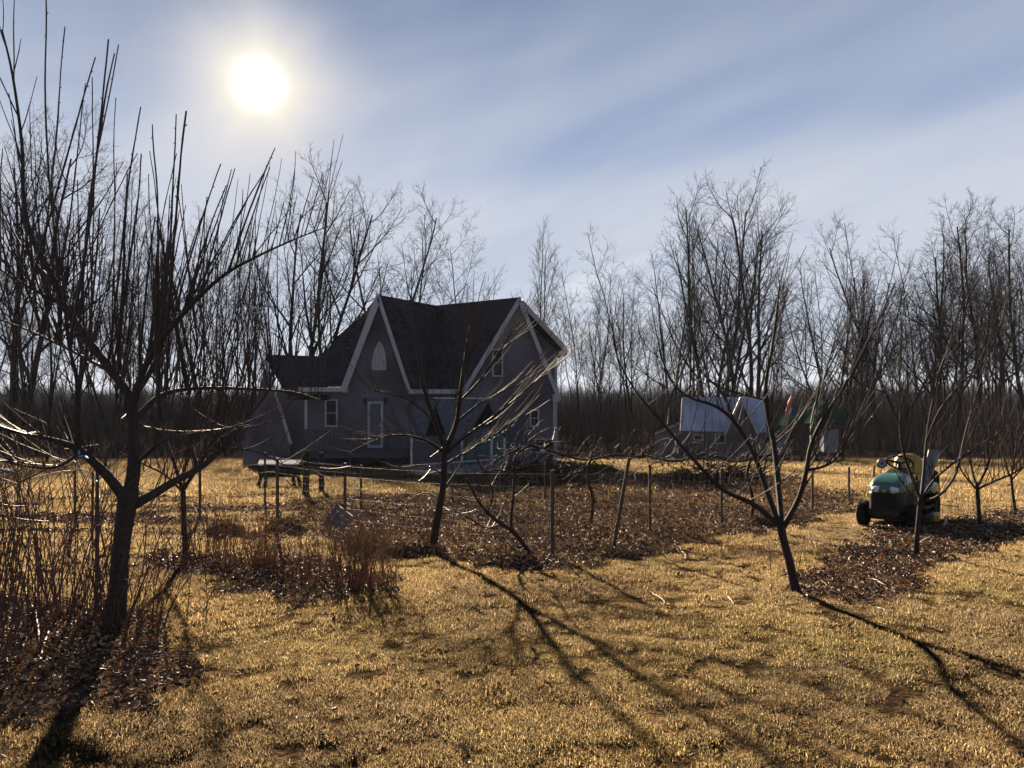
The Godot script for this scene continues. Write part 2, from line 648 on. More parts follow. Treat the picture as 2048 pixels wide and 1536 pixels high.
func make_grass() -> void:
	var kinds := [tuft(12, 0.06, 0.042, 0.0042, 1.5), tuft(11, 0.07, 0.032, 0.0045, 2.2), tuft(11, 0.055, 0.05, 0.004, 1.2)]
	var where := [[], [], []]
	var cols := [PackedColorArray(), PackedColorArray(), PackedColorArray()]
	var bands := [[2.6, 6.0, 1900.0, 0.9], [6.0, 10.0, 1300.0, 0.95], [10.0, 17.0, 600.0, 1.15], [17.0, 30.0, 75.0, 2.4], [30.0, 50.0, 26.0, 3.6]]
	for b in bands:
		var area: float = 0.72 * (b[1] * b[1] - b[0] * b[0]) + 0.0
		for k in int(area * b[2]):
			var d := sqrt(rnd(b[0] * b[0], b[1] * b[1]))
			var x := rnd(-0.72, 0.72) * d
			var l := litter(x, d)
			if rnd(0, 1) < l * 0.86:
				continue
			var p := noise.get_noise_2d(x * 5.0, d * 5.0)
			var q := noise2.get_noise_2d(x * 3.0, d * 3.0)
			var hollow := hollow_at(x, d)       # small bare hollows between the clumps
			if hollow < -0.25 + rnd(-0.06, 0.06) and d < 17.0:
				continue
			if rnd(-0.5, 0.5) > 0.42 + p * 0.9:
				continue
			var s: float = b[3] * rnd(0.65, 1.15) * (1.0 + q * 0.45 + clampf(hollow, -0.3, 0.4) * 0.9)
			var kind := rng.randi() % 3
			var turn := Basis(Vector3.UP, rnd(0, TAU)) * Basis(Vector3.RIGHT, rnd(-0.25, 0.25))
			where[kind].append(Transform3D(turn.scaled(Vector3(s, s * rnd(0.6, 0.95), s)), Vector3(x, H(x, d), -d)))
			var c := Color(0.80, 0.59, 0.30).lerp(Color(0.66, 0.445, 0.21), clampf(0.5 + q * 0.9 + rnd(-0.45, 0.45), 0, 1))
			c = c.lerp(Color(0.90, 0.74, 0.46), rnd(0, 0.4))
			var green := clampf(noise.get_noise_2d(x * 1.6 + 31.0, d * 1.6) * 1.6 - 0.42 + rnd(-0.25, 0.25), 0.0, 0.55)
			c = c.lerp(Color(0.32, 0.31, 0.11), green)
			c = c.lerp(Color(0.48, 0.36, 0.23), clampf(noise.get_noise_2d(x * 2.7 - 60.0, d * 2.7) * 2.0, 0.0, 0.7))    # greyer, thatchy patches
			c = c * lerpf(0.80, 1.15, rnd(0, 1))
			c = c.lerp(Color(0.16, 0.10, 0.05), clampf(l + rnd(-0.3, 0.2), 0.0, 0.8))
			cols[kind].append(c)
	var names := ["lawn_grass", "matted_grass", "tufted_grass"]
	for k in 3:
		scatter(names[k], kinds[k], where[k], cols[k], "dry golden winter grass of the lawn", "grass")


func make_leaves() -> void:
	var at := []
	var cols := PackedColorArray()
	var m := Mesher.new()                                    # one curled dead leaf
	for r in 4:
		for s in 5:
			var u := s / 4.0 * 2.0 - 1.0
			var v := r / 3.0
			var half := 0.5 * sin(PI * clampf(v * 0.92 + 0.05, 0, 1))
			m.v.append(Vector3(u * half * 0.62, 0.20 * u * u + 0.16 * sin(v * 3.0), v - 0.5))
			m.c.append(Color.WHITE * (0.85 + 0.15 * absf(u)))
	for r in 3:
		for s in 4:
			var a := r * 5 + s
			m.i.append_array(PackedInt32Array([a, a + 1, a + 5, a + 1, a + 6, a + 5]))
	m.n.resize(m.v.size())
	for k in range(0, m.i.size(), 3):
		var nn := (m.v[m.i[k + 2]] - m.v[m.i[k]]).cross(m.v[m.i[k + 1]] - m.v[m.i[k]])
		for q in 3:
			m.n[m.i[k + q]] += nn
	for k in m.n.size():
		m.n[k] = m.n[k].normalized()
	for b in [[2.8, 9.0, 650.0, 0.042], [9.0, 16.0, 300.0, 0.056], [16.0, 32.0, 40.0, 0.09]]:
		for k in int(0.72 * (b[1] * b[1] - b[0] * b[0]) * b[2]):
			var d := sqrt(rnd(b[0] * b[0], b[1] * b[1]))
			var x := rnd(-0.72, 0.72) * d
			var l := litter(x, d)
			if rnd(0, 1) > maxf(l, 0.022 + 0.03 * smoothstep(0.1, 0.4, noise.get_noise_2d(x * 4.0, d * 4.0))):
				continue
			var s: float = b[3] * (0.3 + 1.2 * pow(rnd(0, 1), 1.6))
			var t := Basis.from_euler(Vector3(rnd(-0.7, 0.7), rnd(0, TAU), rnd(-0.7, 0.7)))
			if rnd(0, 1) < 0.4:
				t = t * Basis(Vector3.RIGHT, PI)
			at.append(Transform3D(t.scaled(Vector3(s, s, s)), Vector3(x, H(x, d) + 0.012 + rnd(0.0, 0.03) * (0.4 + l), -d)))
			var c := Color(0.12, 0.072, 0.048).lerp(Color(0.035, 0.022, 0.018), rnd(0, 1)).lerp(Color(0.30, 0.205, 0.13), pow(rnd(0, 1), 2.0 if in_zone("orchard", x, d) else 3.0) * 0.9)
			if rnd(0, 1) < 0.012:
				c = Color(0.38, 0.09, 0.02)
			cols.append(c)
	scatter("fallen_leaves", m.mesh(M.leaf), at, cols, "brown curled fallen leaves over beds and orchard floor", "leaves")


# ------------------------------------------------------------------ bare woodland trees
func grow(ms: Array, p: Vector3, dir: Vector3, len: float, r0: float, level: int, s: Dictionary) -> void:
	var segs: int = [11, 7, 5, 3, 2][level]
	var pts := PackedVector3Array([p])
	var rad := PackedFloat32Array([r0])
	var dirs := [dir]
	var q := p
	var d := dir
	var end: float = [0.22, 0.3, 0.4, 0.5, 0.6][level]
	for k in segs:
		d = (d + rdir() * s.wander[level] + Vector3.UP * s.up[level]).normalized()
		q += d * len / segs
		pts.append(q)
		dirs.append(d)
		rad.append(lerpf(r0, r0 * end, pow((k + 1.0) / segs, 0.85)))
	ms[mini(level, 2)].tube(pts, rad, [8, 5, 4, 3, 3][level])
	if level >= s.levels:
		return
	var turn := rnd(0, TAU)
	var kids: int = int(s.n[level] * rnd(0.8, 1.2) + 0.5)
	for k in kids:
		var t: float = lerpf(s.clear[level], 1.0, (k + rnd(0.0, 0.9)) / kids)
		var f := t * segs
		var a := mini(int(f), segs - 1)
		var at := pts[a].lerp(pts[a + 1], f - a)
		var along: Vector3 = dirs[a]
		turn += 2.4 + rnd(-0.5, 0.5)
		var u := along.cross(Vector3(0.3, 0.1, 0.9)).normalized()
		var side := u * cos(turn) + along.cross(u) * sin(turn)
		var open: float = s.ang[level] * rnd(0.7, 1.25)
		var cd := (along * cos(open) + side * sin(open)).normalized()
		var cl: float = len * s.ratio[level] * rnd(0.7, 1.2) * lerpf(1.0, s.tip[level], (t - s.clear[level]) / maxf(0.01, 1.0 - s.clear[level]))
		var cr := maxf(rad[a] * s.thin[level] * rnd(0.7, 1.0), 0.010)
		grow(ms, at, cd, cl, minf(cr, rad[a] * 0.85), level + 1, s)


func proto_tree(seed_: int, s: Dictionary) -> Dictionary:
	rng.seed = seed_
	var ms := [Mesher.new(), Mesher.new(), Mesher.new()]
	for k in s.stems:
		var a: float = TAU * k / s.stems + rnd(-0.4, 0.4)
		var lean: float = s.splay * rnd(0.5, 1.2) if s.stems > 1 else s.splay * rnd(-1, 1)
		grow(ms, Vector3(cos(a), 0, sin(a)) * (0.16 if s.stems > 1 else 0.0) - Vector3(0, 0.4, 0), Vector3(cos(a) * lean, 1, sin(a) * lean).normalized(), s.tall * (rnd(0.85, 1.05) if s.stems > 1 else 1.0), s.r, 0, s)
	var top := 0.0
	for p in ms[2].v:
		top = maxf(top, p.y)
	return {"trunk": ms[0].mesh(M.wood_bark), "limbs": ms[1].mesh(M.wood_bark), "twigs": ms[2].mesh(M.far_twig), "top": top}


var protos := {}

func make_protos() -> void:
	var base := {"levels": 4, "stems": 1, "splay": 0.06, "tall": 15.0, "r": 0.124, "n": [14, 7, 6, 5], "clear": [0.35, 0.25, 0.2, 0.15],
		"ratio": [0.42, 0.48, 0.42, 0.42], "tip": [0.4, 0.6, 0.7, 0.8], "ang": [0.75, 0.75, 0.75, 0.7], "up": [0.05, 0.10, 0.05, 0.03, 0.0],
		"wander": [0.07, 0.11, 0.12, 0.14, 0.15], "thin": [0.72, 0.62, 0.55, 0.6]}
	var v := {
		"vase": {"stems": 3, "splay": 0.28, "r": 0.165, "clear": [0.25, 0.2, 0.2, 0.1], "n": [11, 7, 6, 4], "ang": [0.62, 0.7, 0.7, 0.7], "ratio": [0.44, 0.5, 0.42, 0.42]},
		"vase_b": {"stems": 4, "splay": 0.34, "r": 0.145, "clear": [0.3, 0.2, 0.2, 0.1], "n": [9, 7, 6, 4], "ang": [0.55, 0.7, 0.7, 0.7], "ratio": [0.42, 0.5, 0.42, 0.42]},
		"forked": {"stems": 2, "splay": 0.34, "r": 0.125, "n": [9, 6, 5, 5], "clear": [0.3, 0.25, 0.2, 0.1], "ratio": [0.38, 0.5, 0.42, 0.4]},
		"round": {"r": 0.105, "n": [16, 8, 7, 4], "clear": [0.3, 0.2, 0.15, 0.1], "ang": [0.95, 0.8, 0.8, 0.8], "ratio": [0.46, 0.48, 0.4, 0.4]},
		"upright": {"stems": 2, "splay": 0.1, "r": 0.081, "n": [14, 7, 5, 5], "clear": [0.18, 0.15, 0.1, 0.1], "ang": [0.42, 0.45, 0.5, 0.6], "ratio": [0.34, 0.45, 0.45, 0.4]},
		"slender": {"r": 0.074, "n": [13, 6, 5, 5], "clear": [0.4, 0.2, 0.2, 0.1], "ratio": [0.25, 0.5, 0.45, 0.4], "ang": [0.7, 0.7, 0.7, 0.7]},
		"slender_b": {"r": 0.068, "n": [10, 6, 5, 5], "clear": [0.5, 0.2, 0.2, 0.1], "ratio": [0.24, 0.5, 0.45, 0.4], "wander": [0.12, 0.15, 0.14, 0.15, 0.15]},
		"heavy": {"stems": 2, "splay": 0.2, "r": 0.167, "n": [12, 8, 7, 5], "clear": [0.25, 0.2, 0.15, 0.1], "wander": [0.12, 0.22, 0.2, 0.2, 0.2], "ratio": [0.4, 0.48, 0.4, 0.4], "ang": [0.75, 0.8, 0.8, 0.8]},
		"sapling": {"levels": 3, "stems": 4, "splay": 0.3, "tall": 5.0, "r": 0.035, "n": [8, 5, 4], "clear": [0.2, 0.15, 0.1, 0.1], "ratio": [0.3, 0.45, 0.45, 0.4], "ang": [0.5, 0.6, 0.7]},
		"scrub": {"levels": 3, "stems": 5, "splay": 0.5, "tall": 4.0, "r": 0.040, "n": [7, 6, 5], "clear": [0.1, 0.1, 0.1, 0.1], "ratio": [0.45, 0.5, 0.45, 0.4], "ang": [0.6, 0.7, 0.8], "wander": [0.15, 0.2, 0.2, 0.2, 0.2]},
	}
	var k := 100
	for called in v:
		var s := base.duplicate()
		s.merge(v[called], true)
		k += 7
		protos[called] = proto_tree(k, s)


func wood_tree(kind: String, px: float, d: float, top_py: float, turn: float, lean: float, label: String, group := "") -> void:
	var pr: Dictionary = protos[kind]
	var at := GX(px, d)
	var tall := P(px, top_py, d).y - at.y
	var t := thing("bare_tree", label, "tree", at, group)
	for called in ["trunk", "limbs", "twigs"]:
		var o := MeshInstance3D.new()
		o.mesh = pr[called]
		o.name = called
		t.add_child(o)
		if called == "twigs":
			o.set_meta("kind", "stuff")
	var s: float = tall / pr.top
	t.basis = Basis(Vector3.BACK, lean) * Basis(Vector3.UP, turn).scaled(Vector3(s, s, s))


func make_woods() -> void:
	var own := [
		["vase", 603, 52, 305, 0.3, -0.02, "big many-stemmed bare tree rising behind the left end of the house under the sun"],
		["forked", 792, 58, 380, 1.2, 0.0, "forked bare tree rising behind the left peak of the house roof"],
		["round", 925, 60, 408, 0.4, 0.0, "finely twigged round bare tree above the dip of the house roof"],
		["upright", 1066, 60, 418, 2.0, 0.0, "slim upright bare tree behind the right peak of the house roof"],
		["slender", 1160, 58, 512, 0.9, 0.0, "slender bare tree nearest the right wall of the house"],
		["slender_b", 1192, 62, 530, 2.7, 0.03, "thin bare tree second to the right of the house wall"],
		["slender_b", 1262, 50, 425, 0.5, 0.07, "crooked tall bare trunk between the house and the blue-roofed shed"],
		["vase_b", 1432, 58, 345, 0.2, 0.0, "broad bare tree of several straight stems right behind the blue-roofed shed"],
		["vase", 1500, 60, 348, 2.2, -0.03, "bare tree with fanned stems behind the right end of the shed roof"],
		["upright", 1385, 64, 378, 1.0, 0.05, "tall bare tree leaning left behind the left end of the shed roof"],
		["heavy", 1900, 46, 385, 0.7, 0.10, "dark heavy bare tree with twisting limbs behind the lawn tractor"],
		["heavy", 1985, 50, 372, 2.4, 0.0, "dense dark bare tree at the right end of the tree line"],
		["heavy", 2070, 46, 392, 4.0, -0.02, "dark bare tree cut by the right edge of the picture"],
		["forked", 1830, 54, 425, 3.3, 0.08, "bare tree with curved trunk leaning left above the lawn tractor"],
		["slender", 1640, 62, 505, 1.4, 0.0, "thin bare tree above the play tower"],
		["upright", 1700, 66, 520, 2.9, 0.0, "low upright bare tree between the play tower and the lawn tractor"],
		["slender_b", 95, 42, 190, 0.8, -0.09, "leaning thick bare trunk behind the large fruit tree's left limbs"],
		["vase", 25, 46, 165, 1.9, 0.0, "tall bare tree cut by the left edge of the picture"],
		["round", 150, 50, 225, 0.1, 0.0, "tall bare tree with fine crown left of the big water sprouts"],
		["upright", 232, 52, 290, 2.5, 0.0, "tall bare tree behind the middle of the big water sprouts"],
		["slender", 320, 55, 440, 1.7, 0.0, "thin bare tree behind the large fruit tree's trunk"],
		["round", 455, 58, 470, 3.0, 0.0, "bare tree with fine crown between the large fruit tree and the many-stemmed tree"],
		["forked", 690, 62, 355, 0.0, 0.0, "bare tree with fine crown just right of the many-stemmed tree"],
	]
	for w in own:
		wood_tree(w[0], w[1], w[2], w[3], w[4], w[5], w[6])
	rng.seed = 77
	var rows := [
		[-160, 560, 56, 50, 95, 400, 680, "bare woodland tree in the crowd of thin trunks left of the house", "woodland trees left of the house"],
		[640, 1110, 8, 66, 90, 560, 680, "small bare tree just showing above the house roof", "small trees above the roof"],
		[1120, 1350, 18, 60, 95, 520, 660, "bare woodland tree among thin trunks between the house and the shed", "woodland trees between house and shed"],
		[1340, 1720, 26, 66, 95, 510, 690, "bare woodland tree in the thicket behind the shed and play tower", "woodland trees behind the shed"],
		[1700, 2180, 54, 52, 90, 410, 680, "bare woodland tree in the dark crowd behind the lawn tractor", "woodland trees at the right"],
	]
	var kinds := ["slender", "slender_b", "upright", "forked", "round", "slender", "slender_b"]
	for r in rows:
		for k in r[2]:
			var kind: String = kinds[rng.randi() % kinds.size()]
			var look: String = {"slender": "straight slender", "slender_b": "thin crooked", "upright": "twin-stemmed upright", "forked": "fork-trunked", "round": "fine-crowned"}[kind]
			wood_tree(kind, lerpf(r[0], r[1], (k + rnd(0, 1)) / r[2]), rnd(r[3], r[4]), rnd(r[5], r[6]), rnd(0, TAU), rnd(-0.09, 0.09), look + " " + r[7], look + " " + r[8])
	# undergrowth and the far wooded ridge, too many to count
	var at := []
	for k in 900:
		var d := rnd(58, 92)
		var x := rnd(-0.8, 0.8) * d
		var px := x / d * F + 1024.0
		if px > 480 and px < 1130 and d < 60 or px > 1300 and px < 1700 and d < 62:
			continue
		var s := rnd(0.5, 1.1)
		at.append(Transform3D(Basis(Vector3.UP, rnd(0, TAU)).scaled(Vector3(s, s, s)), Vector3(x, H(x, d), -d)))
	for called in ["trunk", "limbs", "twigs"]:
		scatter("undergrowth_" + called, protos.sapling[called], at, PackedColorArray(), "bare saplings and undergrowth on the woodland floor", "undergrowth")
	at = []
	for k in 2200:
		var d := lerpf(84, 275, pow(rnd(0, 1), 0.8))
		var x := rnd(-0.85, 0.85) * d
		var s := rnd(0.6, 1.45) * (1.0 + 0.8 * noise.get_noise_2d(x * 0.5, d * 0.3)) * lerpf(0.75, 1.15, smoothstep(84, 200, d))
		at.append(Transform3D(Basis(Vector3.UP, rnd(0, TAU)).scaled(Vector3(s, s, s)), Vector3(x, H(x, d), -d)))
	for called in ["trunk", "limbs", "twigs"]:
		scatter("far_woods_" + called, protos.scrub[called], at, PackedColorArray(), "far wooded ridge along the skyline", "woods")


# ------------------------------------------------------------------ fruit trees
func shoot(m: Mesher, p: Vector3, dir: Vector3, len: float, r: float, up := 0.12, wander := 0.05) -> void:   # one year's growth, straight and knobbly with buds
	var segs := maxi(3, int(len / 0.09))
	segs = mini(segs, 16)
	var pts := PackedVector3Array([p])
	var rad := PackedFloat32Array([r])
	var d := dir.normalized()
	var q := p
	for k in segs:
		d = (d + rdir() * wander + Vector3.UP * up / segs * 3.0).normalized()
		q += d * len / segs
		var t := (k + 1.0) / segs
		pts.append(q)
		rad.append(r * lerpf(1.0, 0.45, t) * (1.0 + rnd(-0.12, 0.2)))
	m.tube(pts, rad, 4)
	for k in segs - 1:                                       # buds
		if rnd(0, 1) < 0.6:
			var o := rdir()
			o = (o - d * o.dot(d)).normalized()
			var b := pts[k + 1] + o * rad[k + 1]
			m.tube(PackedVector3Array([b, b + (o + d).normalized() * r * 1.5]), PackedFloat32Array([r * 0.6, r * 0.15]), 3)


func shoots_along(m: Mesher, l: Array, many: int, lmin: float, lmax: float, bias: Vector3, spread: float, r: float, from := 0.15) -> void:
	var pts: PackedVector3Array = l[0]
	var rad: PackedFloat32Array = l[1]
	for k in many:
		var f := lerpf(from, 0.999, (k + rnd(0, 1)) / many) * (pts.size() - 1)
		var a := int(f)
		var p := pts[a].lerp(pts[mini(a + 1, pts.size() - 1)], f - a)
		var along := (pts[mini(a + 1, pts.size() - 1)] - pts[maxi(a - 1, 0)]).normalized()
		var d := bias + rdir() * spread + along * 0.25
		shoot(m, p, d, rnd(lmin, lmax), minf(r * rnd(0.7, 1.15), rad[a] * 0.8))


func fruit_tree(label: String, d: float, trunk: Array, limbs: Array, twigs: Array, shoots_up: Array = [], bark := "young_bark", seed_ := 3) -> Node3D:
	# twigs: [limb number (-1 is the trunk), how many, shortest, longest, bias, spread, radius]; shoots_up: [px0, py0, px1, py1, width]
	rng.seed = seed_
	var thick := 0.52 if bark == "bark" else 0.52
	var tl := limb_of(trunk, d, 4, thick)
	var base: Vector3 = tl[0][0]
	base.y = H(base.x, -base.z)
	var t := thing("fruit_tree", label, "fruit tree", base)
	var foot: PackedVector3Array = tl[0]
	var fr: PackedFloat32Array = tl[1]
	foot.insert(0, foot[0] - Vector3(0, 0.25, 0))
	fr.insert(0, fr[0] * 1.25)
	var m := Mesher.new()
	m.tube(foot, fr, 12)
	part(t, "trunk", m, M[bark])
	var ls := [tl]
	for l in limbs:
		var ll := limb_of(l, d, 4, thick)
		ls.append(ll)
		m = Mesher.new()
		m.tube(ll[0], ll[1], 7)
		part(t, "limb", m, M[bark])
	m = Mesher.new()
	for w in twigs:
		shoots_along(m, ls[w[0] + 1], w[1], w[2], w[3], w[4], w[5], w[6])
	for s in shoots_up:
		var dd := d + rnd(-0.35, 0.35)
		var aim := P(s[0], s[1] + 60.0, dd)
		var b := P(s[2], s[3], dd)
		var a := aim
		var best := 1e9
		for l in ls.slice(1):
			for q in l[0]:
				var far: float = Vector3(q.x - aim.x, (q.y - aim.y) * 0.22, (q.z - aim.z) * 0.08).length()
				if far < best and q.y < b.y - 0.4:
					best = far
					a = q
		b = P(s[2], s[3], -a.z + rnd(-0.2, 0.2))
		shoot(m, a, b - a, a.distance_to(b), s[4] * 0.29 * d / F, 0.0, 0.035)
	part(t, "twigs", m, M.shoot, "", "stuff")
	return t


func make_fruit_trees() -> void:
	var U := Vector3.UP
	# the large old tree on the left with its water sprouts
	var up := []
	for s in [[30, 640, 118, 5, 9], [60, 480, 140, 62, 8], [105, 540, 180, 112, 9], [118, 520, 182, 170, 7], [140, 560, 232, 72, 10], [150, 600, 222, 80, 8], [170, 640, 255, 100, 9], [182, 640, 197, 160, 6],
		[225, 650, 228, 175, 6], [260, 700, 282, 212, 9], [268, 640, 280, 295, 6], [292, 640, 316, 242, 9], [285, 600, 290, 350, 6], [330, 660, 376, 228, 11], [335, 620, 371, 240, 8], [345, 600, 352, 355, 7], [350, 610, 358, 365, 6],
		[340, 640, 375, 425, 6], [380, 600, 412, 318, 8], [395, 560, 427, 396, 6], [410, 560, 448, 365, 7], [430, 540, 472, 338, 7], [420, 560, 480, 345, 6], [445, 540, 515, 335, 7], [500, 500, 549, 290, 8], [505, 510, 547, 330, 6],
		[470, 520, 495, 400, 6], [300, 640, 325, 480, 6], [310, 600, 300, 415, 5], [235, 640, 238, 330, 5], [205, 600, 236, 280, 6], [318, 740, 330, 440, 14], [322, 760, 318, 520, 16], [350, 750, 360, 470, 10], [245, 720, 250, 350, 9],
		[212, 740, 220, 420, 9], [160, 700, 172, 380, 7], [280, 740, 296, 430, 10], [380, 700, 398, 430, 7], [300, 760, 342, 330, 9], [270, 760, 262, 300, 9], [400, 740, 430, 480, 6], [440, 720, 470, 470, 6], [480, 700, 520, 430, 6],
		[120, 720, 110, 400, 6], [60, 760, 70, 420, 6], [20, 700, 15, 190, 7], [90, 640, 100, 330, 6], [520, 640, 560, 420, 5], [560, 600, 590, 400, 4]]:
		up.append([s[0], s[1], s[2], s[3], s[4]])
	for k in 70:
		var x0 := 20.0 + fmod(k * 0.618034, 1.0) * 520.0
		up.append([x0, 640.0 + 130.0 * fmod(k * 0.377, 1.0), x0 + 8.0 + 40.0 * fmod(k * 0.513, 1.0), 380.0 + 200.0 * fmod(k * 0.731, 1.0) + x0 * 0.1, 4.0 + 2.5 * fmod(k * 0.291, 1.0)])
	var big := fruit_tree("large old fruit tree with thick trunk and crowd of tall straight water sprouts", 6.35,
		[[226, 1262, 96], [234, 1200, 70], [240, 1120, 62], [248, 1050, 64], [256, 1000, 74], [262, 975, 60]],
		[
			[[258, 1000, 56], [268, 930, 50], [266, 860, 42], [262, 800, 38], [225, 745, 34], [170, 672, 30], [128, 610, 27], [108, 560, 25], [62, 470, 19], [47, 400, 16], [44, 290, 12, 0.1], [25, 150, 9, 0.2], [4, 60, 6, 0.3]],
			[[262, 830, 36], [285, 745, 26, -0.1], [330, 670, 22, -0.3], [400, 592, 17, -0.5], [455, 545, 14, -0.6], [520, 510, 10, -0.7], [600, 474, 6, -0.8], [665, 450, 3, -0.8]],
			[[258, 1015, 40], [300, 992, 34, 0.1], [350, 962, 30, 0.25], [405, 932, 24, 0.4], [450, 890, 18, 0.5], [490, 842, 12, 0.6], [532, 790, 7, 0.7], [560, 740, 4, 0.7]],
			[[252, 1000, 46], [218, 955, 38, -0.1], [185, 922, 34, -0.25], [156, 898, 30, -0.4], [110, 880, 17, -0.6], [50, 868, 12, -0.8], [-30, 850, 7, -1.0]],
			[[156, 900, 28, -0.4], [155, 830, 20, -0.45], [154, 760, 16, -0.5], [138, 690, 12, -0.55], [130, 600, 9, -0.5], [140, 480, 7, -0.5]],
			[[264, 850, 30], [310, 798, 20, 0.3], [360, 780, 16, 0.5], [430, 776, 13, 0.7], [520, 779, 11, 0.9], [590, 785, 8, 1.0], [640, 800, 4, 1.0]],
			[[215, 740, 16], [140, 700, 11, 0.3], [60, 662, 9, 0.5], [-20, 632, 7, 0.7]],
			[[128, 612, 14], [60, 575, 9, -0.3], [-20, 528, 7, -0.5]],
			[[110, 565, 12], [52, 505, 8, 0.4], [5, 420, 6, 0.7], [-30, 330, 4, 0.9]],
			[[395, 940, 18, 0.4], [385, 900, 13, 0.5], [372, 850, 10, 0.7], [380, 780, 8, 0.8], [395, 690, 6, 0.8]],
			[[160, 905, 16, -0.4], [110, 935, 9, -0.6], [40, 930, 7, -0.8], [-40, 910, 5, -1.0]],
			[[262, 800, 28], [300, 745, 20, 0.5], [322, 690, 18, 0.5], [328, 600, 13, 0.5], [330, 520, 8, 0.5]],
			[[275, 925, 20], [330, 880, 9, -0.5], [420, 862, 6, -0.8], [500, 850, 4, -1.0]],
			[[450, 895, 10, 0.5], [520, 905, 6, 0.5], [570, 930, 4, 0.5], [640, 935, 3, 0.5]],
		],
		[[0, 30, 0.25, 1.1, U * 1.0, 0.5, 0.005], [1, 40, 0.25, 0.75, U * 1.8 + Vector3(0.1, 0, 0), 0.3, 0.0048], [2, 36, 0.3, 1.3, U * 1.4, 0.45, 0.0048], [3, 26, 0.3, 0.9, U * 0.7 + Vector3(-0.3, 0, 0), 0.8, 0.006],
			[4, 16, 0.3, 0.9, U, 0.7, 0.006], [5, 40, 0.4, 1.7, U * 2.2 + Vector3(0.15, 0, 0), 0.3, 0.0048], [6, 22, 0.3, 1.3, U, 0.5, 0.006], [7, 16, 0.4, 1.2, U, 0.5, 0.006], [8, 10, 0.3, 0.8, U, 0.5, 0.006], [9, 18, 0.3, 1.0, U, 0.6, 0.006],
			[10, 24, 0.3, 0.8, Vector3(-0.6, 0.2, 0), 0.9, 0.005], [11, 14, 0.4, 1.2, U * 1.3, 0.4, 0.007], [12, 16, 0.2, 0.7, U * 0.6, 0.9, 0.005], [13, 14, 0.2, 0.6, U * 0.5, 0.9, 0.005]],
		up, "bark", 31)
	var m := Mesher.new()                                    # strips of tape on the left limb
	for q in [[163, 912, 20, 6], [172, 915, 14, 9], [148, 924, 10, 8], [186, 958, 14, 5], [194, 963, 8, 6], [158, 905, 8, 16]]:
		var a := P(q[0], q[1], 5.90)
		m.box(a, Vector3(q[2], q[3], 3.0) * 0.5 * 6.0 / F, Basis(Vector3.BACK, rnd(-0.8, 0.8)) * Basis(Vector3.UP, rnd(-0.6, 0.6)))
	part(big, "tape_scraps", m, M.blue_tape, "blue plastic tape scraps on the left limb")

	fruit_tree("thin forked fruit tree standing right behind the large old fruit tree", 9.4,
		[[371, 1116, 22], [368, 1040, 19], [366, 975, 18]],
		[
			[[366, 985, 16], [348, 925, 13], [330, 870, 10, 0.2], [318, 800, 7, 0.3], [320, 700, 4, 0.3]],
			[[366, 980, 16], [395, 935, 14], [425, 885, 12, -0.2], [450, 830, 10, -0.2], [478, 770, 7, -0.2], [500, 690, 5]],
			[[367, 985, 12], [372, 920, 9, 0.4], [390, 850, 7, 0.6], [400, 760, 4, 0.7]],
			[[425, 885, 9, -0.2], [470, 860, 7], [520, 850, 5, 0.2], [570, 835, 3, 0.3]],
			[[366, 985, 10], [330, 950, 8, -0.3], [290, 930, 6, -0.5], [240, 905, 4, -0.6]],
		],
		[[0, 16, 0.3, 1.0, U, 0.6, 0.007], [1, 22, 0.3, 1.2, U, 0.6, 0.007], [2, 16, 0.3, 1.0, U, 0.6, 0.007], [3, 16, 0.3, 1.0, U, 0.6, 0.006], [4, 12, 0.3, 0.9, U, 0.6, 0.006]], [], "young_bark", 41)

	# the tree in the middle, before the house
	var R := Vector3(0.75, 0.7, 0.0)
